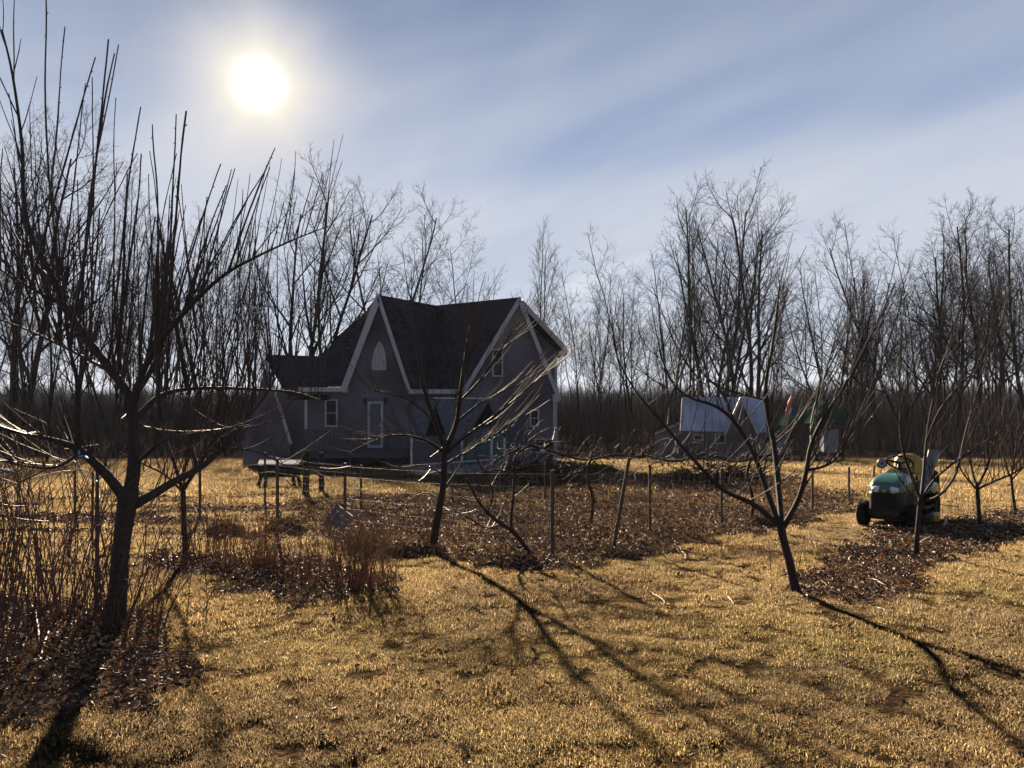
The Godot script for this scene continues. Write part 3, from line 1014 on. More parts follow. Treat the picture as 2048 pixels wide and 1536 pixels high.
	fruit_tree("fruit tree in the middle with curved trunk and shoots sweeping before the house", 9.9,
		[[866, 1102, 40], [868, 1080, 31], [876, 1030, 28], [886, 975, 25], [889, 920, 24], [892, 880, 25]],
		[
			[[891, 900, 22], [872, 848, 19], [855, 800, 17], [843, 755, 14, 0.1], [836, 700, 10, 0.2], [822, 650, 6, 0.3]],
			[[893, 895, 22], [913, 845, 18], [920, 790, 16, -0.1], [928, 730, 13, -0.2], [936, 680, 9, -0.2], [944, 630, 5, -0.2]],
			[[893, 905, 14], [935, 870, 11, -0.4], [985, 835, 9, -0.6], [1040, 790, 6, -0.7], [1090, 745, 4, -0.7]],
			[[890, 905, 14], [850, 880, 10, -0.3], [800, 870, 8, -0.5], [750, 880, 5, -0.6], [700, 905, 3, -0.6]],
			[[888, 930, 11], [930, 905, 8, 0.4], [975, 880, 6, 0.6], [1015, 850, 4, 0.7]],
			[[872, 850, 12], [835, 812, 9, 0.4], [790, 790, 7, 0.5], [740, 780, 4, 0.6]],
			[[922, 800, 10], [960, 760, 8, -0.3], [1000, 700, 5, -0.4], [1030, 650, 3, -0.4]],
			[[918, 840, 10], [970, 800, 8, 0.3], [1030, 770, 5, 0.5], [1085, 720, 3, 0.5]],
			[[888, 950, 7], [850, 930, 5], [800, 935, 4, -0.2], [770, 925, 3, -0.3]],
			[[889, 1010, 6], [850, 985, 4, 0.3], [790, 1020, 3, 0.4], [740, 1060, 2, 0.5]],
		],
		[[0, 44, 0.2, 0.75, U + Vector3(-0.15, 0, 0), 0.6, 0.005], [1, 46, 0.2, 0.8, U + Vector3(0.2, 0, 0), 0.6, 0.006], [2, 24, 0.3, 1.0, R, 0.45, 0.0055], [3, 40, 0.25, 0.8, Vector3(-0.5, 0.5, 0), 0.6, 0.005], [4, 30, 0.25, 0.9, R, 0.4, 0.006],
			[5, 34, 0.2, 0.8, Vector3(-0.4, 0.6, 0), 0.6, 0.005], [6, 22, 0.3, 0.9, R, 0.35, 0.006], [7, 18, 0.3, 0.8, R, 0.45, 0.0055], [8, 10, 0.2, 0.5, U * 0.5, 0.9, 0.005], [-1, 10, 0.2, 0.6, U * 0.3, 1.0, 0.005]],
		[], "young_bark", 52)

	# the tree on the right, leaning left
	var S := Vector3(0.5, 0.85, 0.0)
	fruit_tree("leaning young fruit tree on the right lawn forking low into four spreading limbs", 7.45,
		[[1592, 1186, 44], [1588, 1165, 36], [1578, 1120, 31], [1567, 1080, 31], [1561, 1052, 34]],
		[
			[[1562, 1055, 22], [1510, 1010, 19], [1455, 985, 17, -0.1], [1425, 960, 16, -0.2], [1375, 905, 13, -0.3], [1320, 840, 10, -0.4], [1270, 780, 7, -0.4], [1235, 715, 5, -0.4], [1225, 660, 3, -0.4]],
			[[1562, 1060, 24], [1535, 985, 20, 0.1], [1508, 910, 17, 0.2], [1470, 845, 15, 0.3], [1430, 812, 12, 0.3], [1380, 795, 9, 0.3], [1345, 765, 7, 0.3], [1318, 700, 4, 0.3]],
			[[1563, 1050, 22], [1556, 970, 21, 0.3], [1548, 890, 20, 0.5], [1534, 820, 18, 0.6], [1532, 765, 15, 0.6], [1545, 690, 11, 0.7], [1555, 610, 7, 0.7], [1560, 560, 4, 0.7]],
			[[1566, 1055, 24], [1596, 1000, 20, -0.1], [1612, 945, 18, -0.2], [1622, 890, 15, -0.2], [1650, 830, 12, -0.3], [1690, 770, 9, -0.3], [1730, 700, 6, -0.3], [1760, 630, 4, -0.3]],
			[[1615, 940, 12, -0.2], [1655, 930, 9, -0.4], [1685, 900, 7, -0.5], [1705, 850, 5, -0.5], [1740, 790, 3, -0.5]],
			[[1470, 845, 11, 0.3], [1440, 780, 9, 0.5], [1400, 740, 6, 0.6], [1390, 680, 4, 0.6]],
			[[1534, 800, 10, 0.6], [1490, 790, 7, 0.8], [1440, 775, 5, 0.9]],
			[[1622, 890, 10, -0.2], [1625, 830, 8, 0.2], [1650, 750, 6, 0.3], [1672, 670, 4, 0.3]],
			[[1548, 890, 9, 0.5], [1590, 850, 7, 0.9], [1622, 800, 5, 1.1]],
		],
		[[0, 44, 0.2, 0.6, Vector3(0.3, 0.6, 0), 0.6, 0.005], [1, 40, 0.2, 0.7, Vector3(0.3, 0.7, 0), 0.6, 0.0065], [2, 22, 0.3, 0.9, Vector3(0.35, 0.8, 0), 0.5, 0.0065], [3, 34, 0.3, 1.0, S, 0.3, 0.007], [4, 20, 0.3, 0.9, S, 0.3, 0.007], [5, 14, 0.2, 0.6, U, 0.6, 0.006],
			[6, 8, 0.15, 0.4, U * 0.6, 0.8, 0.006], [7, 20, 0.3, 0.9, S, 0.3, 0.007], [8, 12, 0.25, 0.7, S, 0.4, 0.006]],
		[[1588, 1150, 1612, 1070, 4], [1545, 1170, 1542, 1080, 3]], "young_bark", 63)

	fruit_tree("young fruit tree standing just in front of the green lawn tractor", 9.6,
		[[1833, 1090, 21], [1836, 1050, 18], [1840, 1010, 19], [1842, 992, 20]],
		[
			[[1841, 1000, 15], [1822, 950, 12, 0.1], [1806, 900, 10, 0.2], [1800, 850, 7, 0.2], [1805, 790, 4, 0.2]],
			[[1842, 998, 15], [1848, 940, 12, 0.2], [1853, 880, 10, 0.3], [1862, 820, 8, 0.3], [1880, 740, 6, 0.3], [1900, 690, 4, 0.3]],
			[[1843, 1005, 12], [1880, 990, 10, -0.2], [1908, 955, 9, -0.3], [1920, 915, 8, -0.3], [1935, 850, 6, -0.3], [1962, 760, 4, -0.3]],
			[[1844, 996, 12], [1868, 960, 9, -0.3], [1905, 928, 8, -0.5], [1960, 890, 6, -0.6], [2010, 860, 4, -0.6]],
			[[1853, 880, 9, 0.3], [1880, 820, 8, 0.1], [1920, 770, 7, 0], [1970, 720, 6, 0], [1998, 660, 5, 0], [2012, 600, 3, 0]],
			[[1841, 1012, 9], [1812, 975, 6, -0.4], [1795, 950, 4, -0.5]],
		],
		[[0, 18, 0.3, 0.9, U, 0.5, 0.007], [1, 22, 0.3, 1.0, S, 0.4, 0.007], [2, 18, 0.3, 0.8, S, 0.4, 0.007], [3, 20, 0.3, 0.8, U, 0.6, 0.007], [4, 18, 0.3, 0.9, S, 0.35, 0.007], [5, 8, 0.2, 0.5, U, 0.7, 0.006], [-1, 5, 0.15, 0.4, U * 0.3, 0.9, 0.006]], [], "young_bark", 74)

	fruit_tree("fruit tree with short straight trunk to the right of the lawn tractor", 12.6,
		[[1960, 1050, 16], [1957, 1010, 14], [1954, 965, 15]],
		[
			[[1954, 975, 11], [1944, 940, 8, 0.2], [1938, 880, 6, 0.3], [1945, 820, 4, 0.3]],
			[[1955, 972, 11], [1972, 940, 8], [1985, 900, 7, -0.2], [1998, 850, 5, -0.3], [2010, 800, 3, -0.3]],
			[[1955, 978, 10], [1990, 962, 8, -0.2], [2030, 945, 7, -0.4], [2070, 915, 5, -0.5]],
			[[1953, 978, 8], [1925, 945, 6, -0.3], [1905, 900, 4, -0.4]],
		],
		[[0, 20, 0.3, 1.1, U, 0.6, 0.008], [1, 24, 0.3, 1.2, U, 0.6, 0.008], [2, 24, 0.3, 1.2, U, 0.6, 0.008], [3, 14, 0.3, 0.9, U, 0.6, 0.007]], [], "young_bark", 85)
	fruit_tree("small fruit tree at the right edge of the picture", 14.4,
		[[2030, 1018, 12], [2026, 990, 10], [2022, 950, 10]],
		[
			[[2022, 960, 8], [2010, 925, 6, 0.2], [2000, 880, 4, 0.3]],
			[[2022, 955, 8], [2030, 910, 6], [2036, 850, 4, -0.2]],
			[[2023, 960, 7], [2050, 930, 5, -0.2], [2080, 890, 4, -0.3]],
		],
		[[0, 16, 0.3, 1.1, U, 0.7, 0.009], [1, 18, 0.3, 1.2, U, 0.7, 0.009], [2, 16, 0.3, 1.1, U, 0.7, 0.009]], [], "young_bark", 86)
	fruit_tree("gnarled low fruit tree bent to the left just before the middle fence post", 9.5,
		[[1060, 1106, 17], [1045, 1085, 16], [1024, 1062, 15], [1000, 1046, 14], [980, 1030, 12], [955, 1000, 9], [935, 960, 6]],
		[
			[[1024, 1064, 13], [1022, 1035, 11], [1027, 990, 11], [1028, 950, 10, 0.1], [1030, 915, 9, 0.2], [1060, 890, 7, 0.3], [1110, 880, 5, 0.4]],
			[[1002, 1048, 9], [970, 1055, 6, 0.3], [930, 1030, 5, 0.4], [900, 1020, 3, 0.5]],
			[[975, 1026, 8], [985, 980, 6, -0.2], [960, 930, 5, -0.3], [950, 890, 3, -0.3]],
			[[1028, 955, 8], [1000, 940, 6, -0.3], [960, 945, 4, -0.5]],
		],
		[[0, 18, 0.15, 0.5, U * 0.6, 1.0, 0.006], [1, 8, 0.15, 0.5, U * 0.5, 0.9, 0.005], [2, 10, 0.2, 0.6, U * 0.6, 0.8, 0.006], [3, 8, 0.15, 0.4, U * 0.4, 0.9, 0.005], [-1, 12, 0.2, 0.6, Vector3(-0.4, 0.5, 0), 0.8, 0.006]], [], "young_bark", 97)


# ------------------------------------------------------------------ buildings
func clip(p: Array, y: float, keep_above: bool) -> Array:
	var out := []
	for k in p.size():
		var a: Vector3 = p[k]
		var b: Vector3 = p[(k + 1) % p.size()]
		var ia := (a.y >= y) == keep_above
		var ib := (b.y >= y) == keep_above
		if ia:
			out.append(a)
		if ia != ib:
			out.append(a.lerp(b, (y - a.y) / (b.y - a.y)))
	return out


func lapped(m: Mesher, p: Array, out: Vector3, row := 0.16, proud := 0.04) -> void:   # a convex upright wall of lapped boards
	var lo := 1e9
	var hi := -1e9
	for q in p:
		lo = minf(lo, q.y)
		hi = maxf(hi, q.y)
	var y := floorf(lo / row) * row
	while y < hi:
		var s := clip(clip(p, y, true), y + row, false)
		if s.size() >= 3:
			var t := []
			var foot := []
			for q in s:
				var f: float = 1.0 - (q.y - y) / row
				t.append(q + out * proud * f)
				if f > 0.98:
					foot.append(q)
			m.poly(t, out + Vector3(0, 0.1, 0))
			if foot.size() == 2:
				m.poly([foot[0], foot[1], foot[1] + out * proud, foot[0] + out * proud], Vector3.DOWN)
		y += row


func frame_of(m: Mesher, a: Vector3, b: Vector3, w: float, deep: float) -> void:        # four boards round an upright opening that faces the camera
	var z := Vector3.BACK
	m.box(Vector3(a.x, (a.y + b.y) / 2, a.z) + z * deep / 2, Vector3(w, absf(a.y - b.y) + w, deep))
	m.box(Vector3(b.x, (a.y + b.y) / 2, a.z) + z * deep / 2, Vector3(w, absf(a.y - b.y) + w, deep))
	for y in [a.y, b.y]:
		m.box(Vector3((a.x + b.x) / 2, y, a.z) + z * deep / 2, Vector3(absf(a.x - b.x) - w, w, deep))


func window(t: Node3D, x0: float, y0: float, x1: float, y1: float, d: float, rails: int, glass := "dark_glass", called := "window") -> void:
	var a := P(x0, y0, d)
	var b := P(x1, y1, d)
	b.z = a.z
	var m := Mesher.new()
	frame_of(m, a, b, 0.07, 0.07)
	for k in rails:
		var y := lerpf(a.y, b.y, (k + 1.0) / (rails + 1.0))
		m.box(Vector3((a.x + b.x) / 2, y, a.z + 0.02), Vector3(absf(a.x - b.x) - 0.085, 0.04, 0.03))
	var w := part(t, called, m, M.trim)
	m = Mesher.new()
	m.box((a + b) / 2 + Vector3(0, 0, 0.006), Vector3(absf(a.x - b.x) - 0.08, absf(a.y - b.y) - 0.08, 0.012))
	part(w, "pane", m, M[glass])


func make_house() -> void:
	var d := 38.0
	var base := GX(870, d)
	var t := thing("house", "large grey-purple clapboard house with two steep gables and dark roof", "house", base)
	var gy := 945.0                                          # below the ground line
	var fz := Vector3.BACK
	var m := Mesher.new()
	var back := Vector3(0, 0, -8.5)
	# front walls
	lapped(m, [P(690, 775, d), P(757, 600, d), P(816, 775, d), P(816, gy, d), P(690, gy, d)], fz)
	lapped(m, [P(612, 778, d), P(690, 778, d), P(690, gy, d), P(612, gy, d)], fz)
	lapped(m, [P(816, 778, d + .3), P(932, 778, d + .3), P(932, gy, d + .3), P(816, gy, d + .3)], fz)
	lapped(m, [P(932, 775, d), P(1040, 612, d), P(1112, 790, d), P(1112, gy, d), P(932, gy, d)], fz)
	part(t, "front_wall", m, M.siding)
	# right side, set back under the shallower roof
	m = Mesher.new()
	lapped(m, [P(1046, 640, d + 1.2), P(1052, 640, d + 1.2), P(1113, 702, d + 1.2), P(1113, gy, d + 1.2), P(1046, gy, d + 1.2)], fz)
	part(t, "side_wall", m, M.siding)
	m = Mesher.new()                                         # end and rear walls
	for s in [[P(1112, 795, d), P(1112, gy, d)], [P(612, 780, d), P(612, gy, d)]]:
		m.poly([s[0], s[0] + back, s[1] + back, s[1]], Vector3(signf(s[0].x), 0, 0))
	m.poly([P(612, 780, d) + back, P(612, gy, d) + back, P(1112, gy, d) + back, P(1112, 795, d) + back], Vector3.FORWARD)
	part(t, "rear_wall", m, M.siding)
	# roofs: two gable ridges that run back and meet in the middle
	var p1 := P(757, 595, d - 0.35)
	var p2 := P(1040, 606, d - 0.35)
	p2.y = p1.y - 0.12
	var mid := P(872, 616, d + 4.0)
	var th := Vector3(0, 0.14, 0)
	m = Mesher.new()
	m.slab([p1, P(817, 779, d - 0.35), P(875, 779, d), mid], th)
	m.slab([p2, mid, P(875, 779, d), P(931, 779, d - 0.35)], th)
	m.slab([p1, mid, mid + Vector3(-1, 0, -0.4), P(735, 622, d + 3.0), P(688, 777, d - 0.35)], th)
	var q2 := P(1134, 703, d + 0.9)
	m.slab([p2 - th * 0.3, P(1117, 796, d - 0.35), P(1117, 796, d + 0.5), p2 + Vector3(0, -0.15, -0.8)], th)
	m.slab([p2 + Vector3(0.05, -0.02, -0.6), q2, q2 + Vector3(0, 0, -7), mid + Vector3(1.5, 0, -3)], th)
	m.slab([p1 + Vector3(0, 0, -3), mid, mid + Vector3(1.5, 0, -3), P(1112, 795, d) + back, P(612, 780, d) + back], th)
	part(t, "roof", m, M.shingle)
	m = Mesher.new()                                         # the lower roof on the left
	m.slab([P(738, 622, d + 3), P(640, 716, d + 3), P(596, 772, d - 0.4), P(692, 774, d - 0.4)], th)
	m.slab([P(645, 718, d + 3.2), P(531, 714, d + 3.2), P(577, 800, d - 0.2), P(660, 800, d - 0.2)], th)
	part(t, "low_roof", m, M.shingle)
	# left end: small steep gable with a dark porch beside it
	m = Mesher.new()
	lapped(m, [P(533, 728, d + 0.4), P(580, 884, d + 0.4), P(580, gy, d + 0.4), P(486, gy, d + 0.4), P(486, 884, d + 0.4)], fz)
	part(t, "end_gable", m, M.siding)
	m = Mesher.new()
	m.poly([P(531, 785, d + 1.5), P(614, 785, d + 1.5), P(614, gy, d + 1.5), P(531, gy, d + 1.5)], fz)
	part(t, "porch_back", m, M.door_blue)  # dark colour stands in for the shade inside the porch
	# white trim
	for e in [[p1, P(687, 779, d - 0.35)], [p1, P(818, 780, d - 0.35)], [p2, P(930, 780, d - 0.35)], [p2 + Vector3(0, -0.03, 0), P(1119, 800, d - 0.35)], [p2 + Vector3(0.1, -0.1, -0.5), q2]]:
		m = Mesher.new()
		m.beam(e[0] + fz * 0.03, e[1] + fz * 0.03, 0.30 if e[1].x < p1.x else 0.18, 0.05, fz)
		m.beam(e[0] + Vector3(0, 0.16, 0.045), e[1] + Vector3(0, 0.16, 0.045), 0.07, 0.05, fz)
		part(t, "bargeboard", m, M.trim)
	m = Mesher.new()
	m.beam(P(531, 722, d + 0.2), P(582, 888, d + 0.2), 0.14, 0.06, fz)
	part(t, "bargeboard", m, M.trim)
	for e in [[817, 931, 783], [598, 691, 779]]:
		m = Mesher.new()
		m.beam(P(e[0], e[2], d - 0.42), P(e[1], e[2], d - 0.42), 0.22, 0.12, fz)
		part(t, "gutter", m, M.trim)
	m = Mesher.new()                                         # boxed eave returns
	for e in [[1112, 796], [690, 778], [928, 782]]:
		m.box(P(e[0], e[1], d - 0.2), Vector3(0.3, 0.34, 0.4))
	m.box(P(1126, 708, d + 1.0), Vector3(0.4, 0.2, 0.4))
	part(t, "eave_return", m, M.trim)
	for e in [[612, 785], [1109, 800], [1112, 712]]:
		m = Mesher.new()
		var z: float = d + (1.18 if e[1] == 712 else -0.01)
		m.beam(P(e[0], e[1], z), P(e[0], 942, z), 0.13, 0.06, fz)
		part(t, "corner_board", m, M.trim)
	# windows and door
	window(t, 652, 800, 674, 852, d - 0.03, 1)
	window(t, 986, 699, 1005, 752, d - 0.03, 1)
	window(t, 1061, 820, 1077, 852, d - 0.03, 1)
	window(t, 1071, 878, 1108, 905, d - 0.03, 0)
	m = Mesher.new()                                         # the pointed window
	var arch := []
	for q in [[745, 739], [771, 739], [771, 722], [769, 707], [765, 694], [759, 683], [753, 694], [748, 708], [745, 722]]:
		arch.append(P(q[0], q[1], d - 0.05))
	for k in arch.size():
		m.beam(arch[k], arch[(k + 1) % arch.size()], 0.06, 0.05, fz)
	for x in [753, 762]:
		m.beam(P(x, 739, d - 0.05), P(x, 697, d - 0.05), 0.03, 0.03, fz)
	var w := part(t, "pointed_window", m, M.trim)
	m = Mesher.new()
	m.slab(arch, Vector3(0, 0, -0.012))
	part(w, "pane", m, M.pale_glass)
	m = Mesher.new()
	var a := P(738, 805, d - 0.03)
	var b := P(764, 893, d - 0.03)
	b.z = a.z
	frame_of(m, a, b, 0.11, 0.07)
	part(t, "door_frame", m, M.trim)
	m = Mesher.new()
	m.box((a + b) / 2, Vector3(absf(a.x - b.x) - 0.1, absf(a.y - b.y) - 0.1, 0.03))
	for k in 2:
		m.box((a + b) / 2 + Vector3(0, 0.5 - k * 0.95, 0.02), Vector3(0.36, 0.7, 0.02))
	w = part(t, "door", m, M.door_blue)
	m = Mesher.new()
	m.lathe([[0.0, 0.0], [0.03, 0.0], [0.035, 0.03], [0.0, 0.05]], Vector3(b.x - 0.12, (a.y + b.y) / 2 - 0.05, a.z + 0.03), fz, 8)
	part(w, "handle", m, M.steel)
	for x in [730, 771]:
		m = Mesher.new()
		m.box(P(x, 803, d - 0.12), Vector3(0.13, 0.26, 0.16))
		m.box(P(x, 797, d - 0.12), Vector3(0.18, 0.05, 0.2))
		part(t, "wall_lantern", m, M.black_plastic)
	# porch deck with railing
	m = Mesher.new()
	m.box((P(606, 908, d - 1.1) + P(838, 908, d - 1.1)) / 2, Vector3(6.0, 0.22, 2.1))
	part(t, "deck", m, M.deck_wood)
	for span in [[612, 700], [776, 836]]:
		m = Mesher.new()
		for y in [862, 900]:
			m.beam(P(span[0], y, d - 2.0), P(span[1], y, d - 2.0), 0.07, 0.05, fz)
		var r := part(t, "railing", m, M.deck_wood)
		var n := int((span[1] - span[0]) / 5.0)
		for k in n + 1:
			var x := lerpf(span[0], span[1], k / float(n))
			m = Mesher.new()
			m.beam(P(x, 863, d - 2.0), P(x, 899, d - 2.0), 0.045, 0.045, fz)
			part(r, "baluster", m, M.deck_wood)
	for x in [612, 700, 776, 836]:
		m = Mesher.new()
		m.beam(P(x, 858, d - 2.0), P(x, 948, d - 2.0), 0.11, 0.11, fz)
		part(t, "porch_post", m, M.deck_wood)


func make_shed() -> void:
	var d := 50.0
	var t := thing("shed", "low garden shed with pale blue metal roof and pointed dormer", "shed", GX(1445, d))
	var m := Mesher.new()
	lapped(m, [P(1366, 862, d), P(1530, 864, d), P(1530, 925, d), P(1366, 925, d)], Vector3.BACK, 0.2)
	lapped(m, [P(1310, 872, d + .3), P(1366, 850, d + .3), P(1366, 925, d + .3), P(1310, 925, d + .3)], Vector3.BACK, 0.2)
	part(t, "wall", m, M.shed_wall)
	m = Mesher.new()
	m.slab([P(1366, 796, d + 2.6), P(1526, 796, d + 2.6), P(1534, 866, d - 0.4), P(1362, 862, d - 0.4)], Vector3(0, 0.06, 0))
	m.slab([P(1366, 797, d + 2.7), P(1526, 797, d + 2.7), P(1530, 860, d + 5.4), P(1362, 860, d + 5.4)], Vector3(0, 0.06, 0))
	var roof := part(t, "roof", m, M.metal_roof)
	for k in 12:
		var x := lerpf(0.02, 0.98, k / 11.0)
		m = Mesher.new()
		m.beam(P(1366, 796, d + 2.6).lerp(P(1526, 796, d + 2.6), x) + Vector3(0, 0.075, 0), P(1362, 862, d - 0.4).lerp(P(1534, 866, d - 0.4), x) + Vector3(0, 0.075, 0), 0.035, 0.03, Vector3(0, 0.6, 1))
		part(roof, "seam", m, M.metal_roof)
	m = Mesher.new()
	m.slab([P(1310, 872, d + .2), P(1366, 849, d + .2), P(1366, 842, d + 3), P(1310, 866, d + 3)], Vector3(0, 0.06, 0))
	part(t, "lean_to_roof", m, M.shingle)
	m = Mesher.new()
	lapped(m, [P(1452, 866, d - 0.5), P(1482, 804, d - 0.5), P(1514, 866, d - 0.5)], Vector3.BACK, 0.2)
	part(t, "dormer_wall", m, M.shed_wall)
	m = Mesher.new()
	m.slab([P(1482, 798, d - 0.6), P(1450, 866, d - 0.6), P(1450, 866, d + 1), P(1482, 798, d + 2.4)], Vector3(0, 0.06, 0))
	m.slab([P(1482, 798, d - 0.6), P(1516, 866, d - 0.6), P(1516, 866, d + 1), P(1482, 798, d + 2.4)], Vector3(0, 0.06, 0))
	part(t, "dormer_roof", m, M.metal_roof)
	for e in [[1450, 868], [1516, 868]]:
		m = Mesher.new()
		m.beam(P(1482, 796, d - 0.65), P(e[0], e[1], d - 0.65), 0.16, 0.06, Vector3.BACK)
		part(t, "bargeboard", m, M.trim)
	m = Mesher.new()
	m.beam(P(1365, 797, d + 2.5), P(1361, 862, d - 0.45), 0.08, 0.1, Vector3(0, 0.5, 1))
	part(t, "roof_edge", m, M.trim)
	window(t, 1388, 870, 1405, 880, d - 0.06, 0, "dark_glass")
	window(t, 1430, 868, 1450, 886, d - 0.06, 0, "dark_glass")
	m = Mesher.new()
	m.box(P(1492, 882, d - 0.06), Vector3(0.36, 0.75, 0.06))
	part(t, "door", m, M.door_blue)
	m = Mesher.new()
	m.box(P(1392, 885, d - 0.3), Vector3(0.5, 0.06, 0.3))
	part(t, "white_ledge", m, M.lid_white)
	# the small tent-like roof next to it
	var n := thing("pale_tent", "small pale blue tent roof on a tan frame beside the shed", "tent", GX(1562, 47))
	m = Mesher.new()
	m.slab([P(1548, 868, 47), P(1564, 872, 46.6), P(1584, 900, 46.4), P(1560, 908, 46.2)], Vector3(0, 0.03, 0))
	m.slab([P(1548, 868, 47), P(1560, 908, 46.2), P(1552, 912, 48), P(1536, 888, 48.2)], Vector3(0, 0.03, 0))
	part(n, "roof", m, M.pale_paint)
	m = Mesher.new()
	for e in [[1534, 886, 1546, 930], [1558, 906, 1562, 930], [1582, 900, 1584, 928]]:
		m.beam(P(e[0], e[1], 46.6), P(e[2], e[3], 46.6), 0.1, 0.1, Vector3.BACK)
	part(n, "frame", m, M.pale_wood)


func make_play_tower() -> void:
	var d := 44.0
	var t := thing("play_tower", "play tower with upright orange-red tube and dark boxy roofs behind the right tree", "play tower", GX(1620, d))
	var m := Mesher.new()
	var l := smooth([P(1584, 793, d), P(1579, 806, d), P(1576, 820, d), P(1574, 834, d)], [0.06, 0.10, 0.11, 0.09], 4)
	m.tube(l[0], l[1], 10, true)
	part(t, "orange_tube", m, M.orange_red)
	m = Mesher.new()
	m.slab([P(1583, 803, d + .1), P(1590, 808, d + .1), P(1590, 830, d + .1), P(1580, 830, d + .1)], Vector3(0, 0, -0.3))
	part(t, "blue_panel", m, M.play_blue)
	m = Mesher.new()
	m.slab([P(1572, 852, d), P(1576, 834, d), P(1600, 832, d), P(1608, 850, d)], Vector3(0, 0, -1.2))
	m.slab([P(1630, 848, d), P(1636, 818, d), P(1660, 802, d), P(1682, 820, d), P(1688, 846, d)], Vector3(0, 0, -1.6))
	part(t, "dark_canopy", m, M.play_green)
	m = Mesher.new()
	m.box(P(1663, 852, d) + Vector3(0, 0, -0.5), Vector3(1.6, 0.26, 1.4))
	part(t, "platform", m, M.old_wood)
	m = Mesher.new()
	m.box(P(1664, 882, d) + Vector3(0, 0, -0.4), Vector3(0.85, 1.3, 0.6))
	part(t, "pale_panel", m, M.pale_paint)
	for x in [1576, 1604, 1634, 1686]:
		m = Mesher.new()
		m.beam(P(x, 846, d), P(x, 936, d), 0.12, 0.12, Vector3.BACK)
		part(t, "post", m, M.old_wood)


func make_shelter() -> void:
	var d := 31.0
	var t := thing("shelter", "open garden shelter with two pointed openings in its grey sheet roof before the house", "shelter", GX(915, d))
	var r := d + 1.5
	var m := Mesher.new()
	# the sheet between the two pointed openings, and the flaps outside them
	m.slab([P(872, 796, r), P(975, 798, r), P(930, 877, d), P(896, 877, d)], Vector3(0, 0.03, -0.02))
	m.slab([P(836, 801, r), P(868, 800, r), P(846, 874, d), P(808, 872, d)], Vector3(0, 0.03, -0.02))
	part(t, "roof_sheet", m, M.canopy_sheet)
	m = Mesher.new()
	m.slab([P(836, 800, r + 0.02), P(977, 797, r + 0.02), P(1016, 872, r + 1.6), P(812, 872, r + 1.6)], Vector3(0, 0.03, 0.0))
	part(t, "rear_roof_sheet", m, M.play_green)  # coloured darker than the front sheet to paint in the shaded interior
	for e in [[976, 800, 931, 878, d - 0.1], [976, 800, 1018, 878, d - 0.1], [870, 802, 847, 876, d - 0.05], [870, 802, 897, 878, d - 0.05]]:
		m = Mesher.new()
		m.beam(P(e[0], e[1], r - 1.0), P(e[2], e[3], e[4]), 0.1, 0.04, Vector3.BACK)
		part(t, "edge_board", m, M.canopy_sheet)
	m = Mesher.new()
	m.beam(P(866, 796, r - 0.02), P(978, 797, r - 0.02), 0.05, 0.06, Vector3.BACK)
	part(t, "ridge_rail", m, M.white_post)
	m = Mesher.new()
	m.slab([P(932, 880, r + 1.2), P(976, 806, r + 1.2), P(1012, 880, r + 1.2), P(1008, 930, r + 1.2), P(932, 930, r + 1.2)], Vector3(0, 0, -0.02))
	part(t, "teal_tarp", m, M.teal_tarp)
	m = Mesher.new()
	m.slab([P(824, 880, r + 1.3), P(932, 880, r + 1.3), P(932, 932, r + 1.3), P(824, 932, r + 1.3)], Vector3(0, 0, -0.03))
	part(t, "back_board", m, M.door_blue)
	for x in [[823, 872], [924, 876], [1009, 876], [983, 860]]:
		m = Mesher.new()
		m.beam(P(x[0], x[1], d), P(x[0], 946, d), 0.085, 0.085, Vector3.BACK)
		part(t, "post", m, M.white_post)
	var b := thing("grey_boat", "pale grey flat-sided boat lying on dark blocks before the open shelter", "boat", GX(895, 29.0))
	m = Mesher.new()
	var e := 29.0
	m.loft([
		[P(803, 932, e), P(805, 934, e), P(812, 945, e), P(806, 936, e + .2)],
		[P(830, 930, e + .7), P(830, 930, e - .1), P(834, 966, e), P(834, 966, e + .6)],
		[P(900, 926, e + .9), P(900, 926, e - .15), P(900, 962, e), P(900, 962, e + .8)],
		[P(960, 921, e + .8), P(960, 921, e - .1), P(958, 954, e), P(958, 954, e + .7)],
		[P(988, 918, e + .6), P(988, 918, e), P(984, 946, e), P(984, 946, e + .5)]])
	part(b, "hull", m, M.hull)
	m = Mesher.new()
	m.beam(P(803, 932, e - .14), P(989, 919, e - .14), 0.06, 0.06, Vector3.BACK)
	part(b, "gunwale", m, M.trim)
	m = Mesher.new()
	m.box(P(822, 962, e + .4), Vector3(0.7, 0.5, 0.5))
	m.box(P(960, 962, e + .4), Vector3(0.6, 0.3, 0.5))
	part(b, "block", m, M.old_wood)


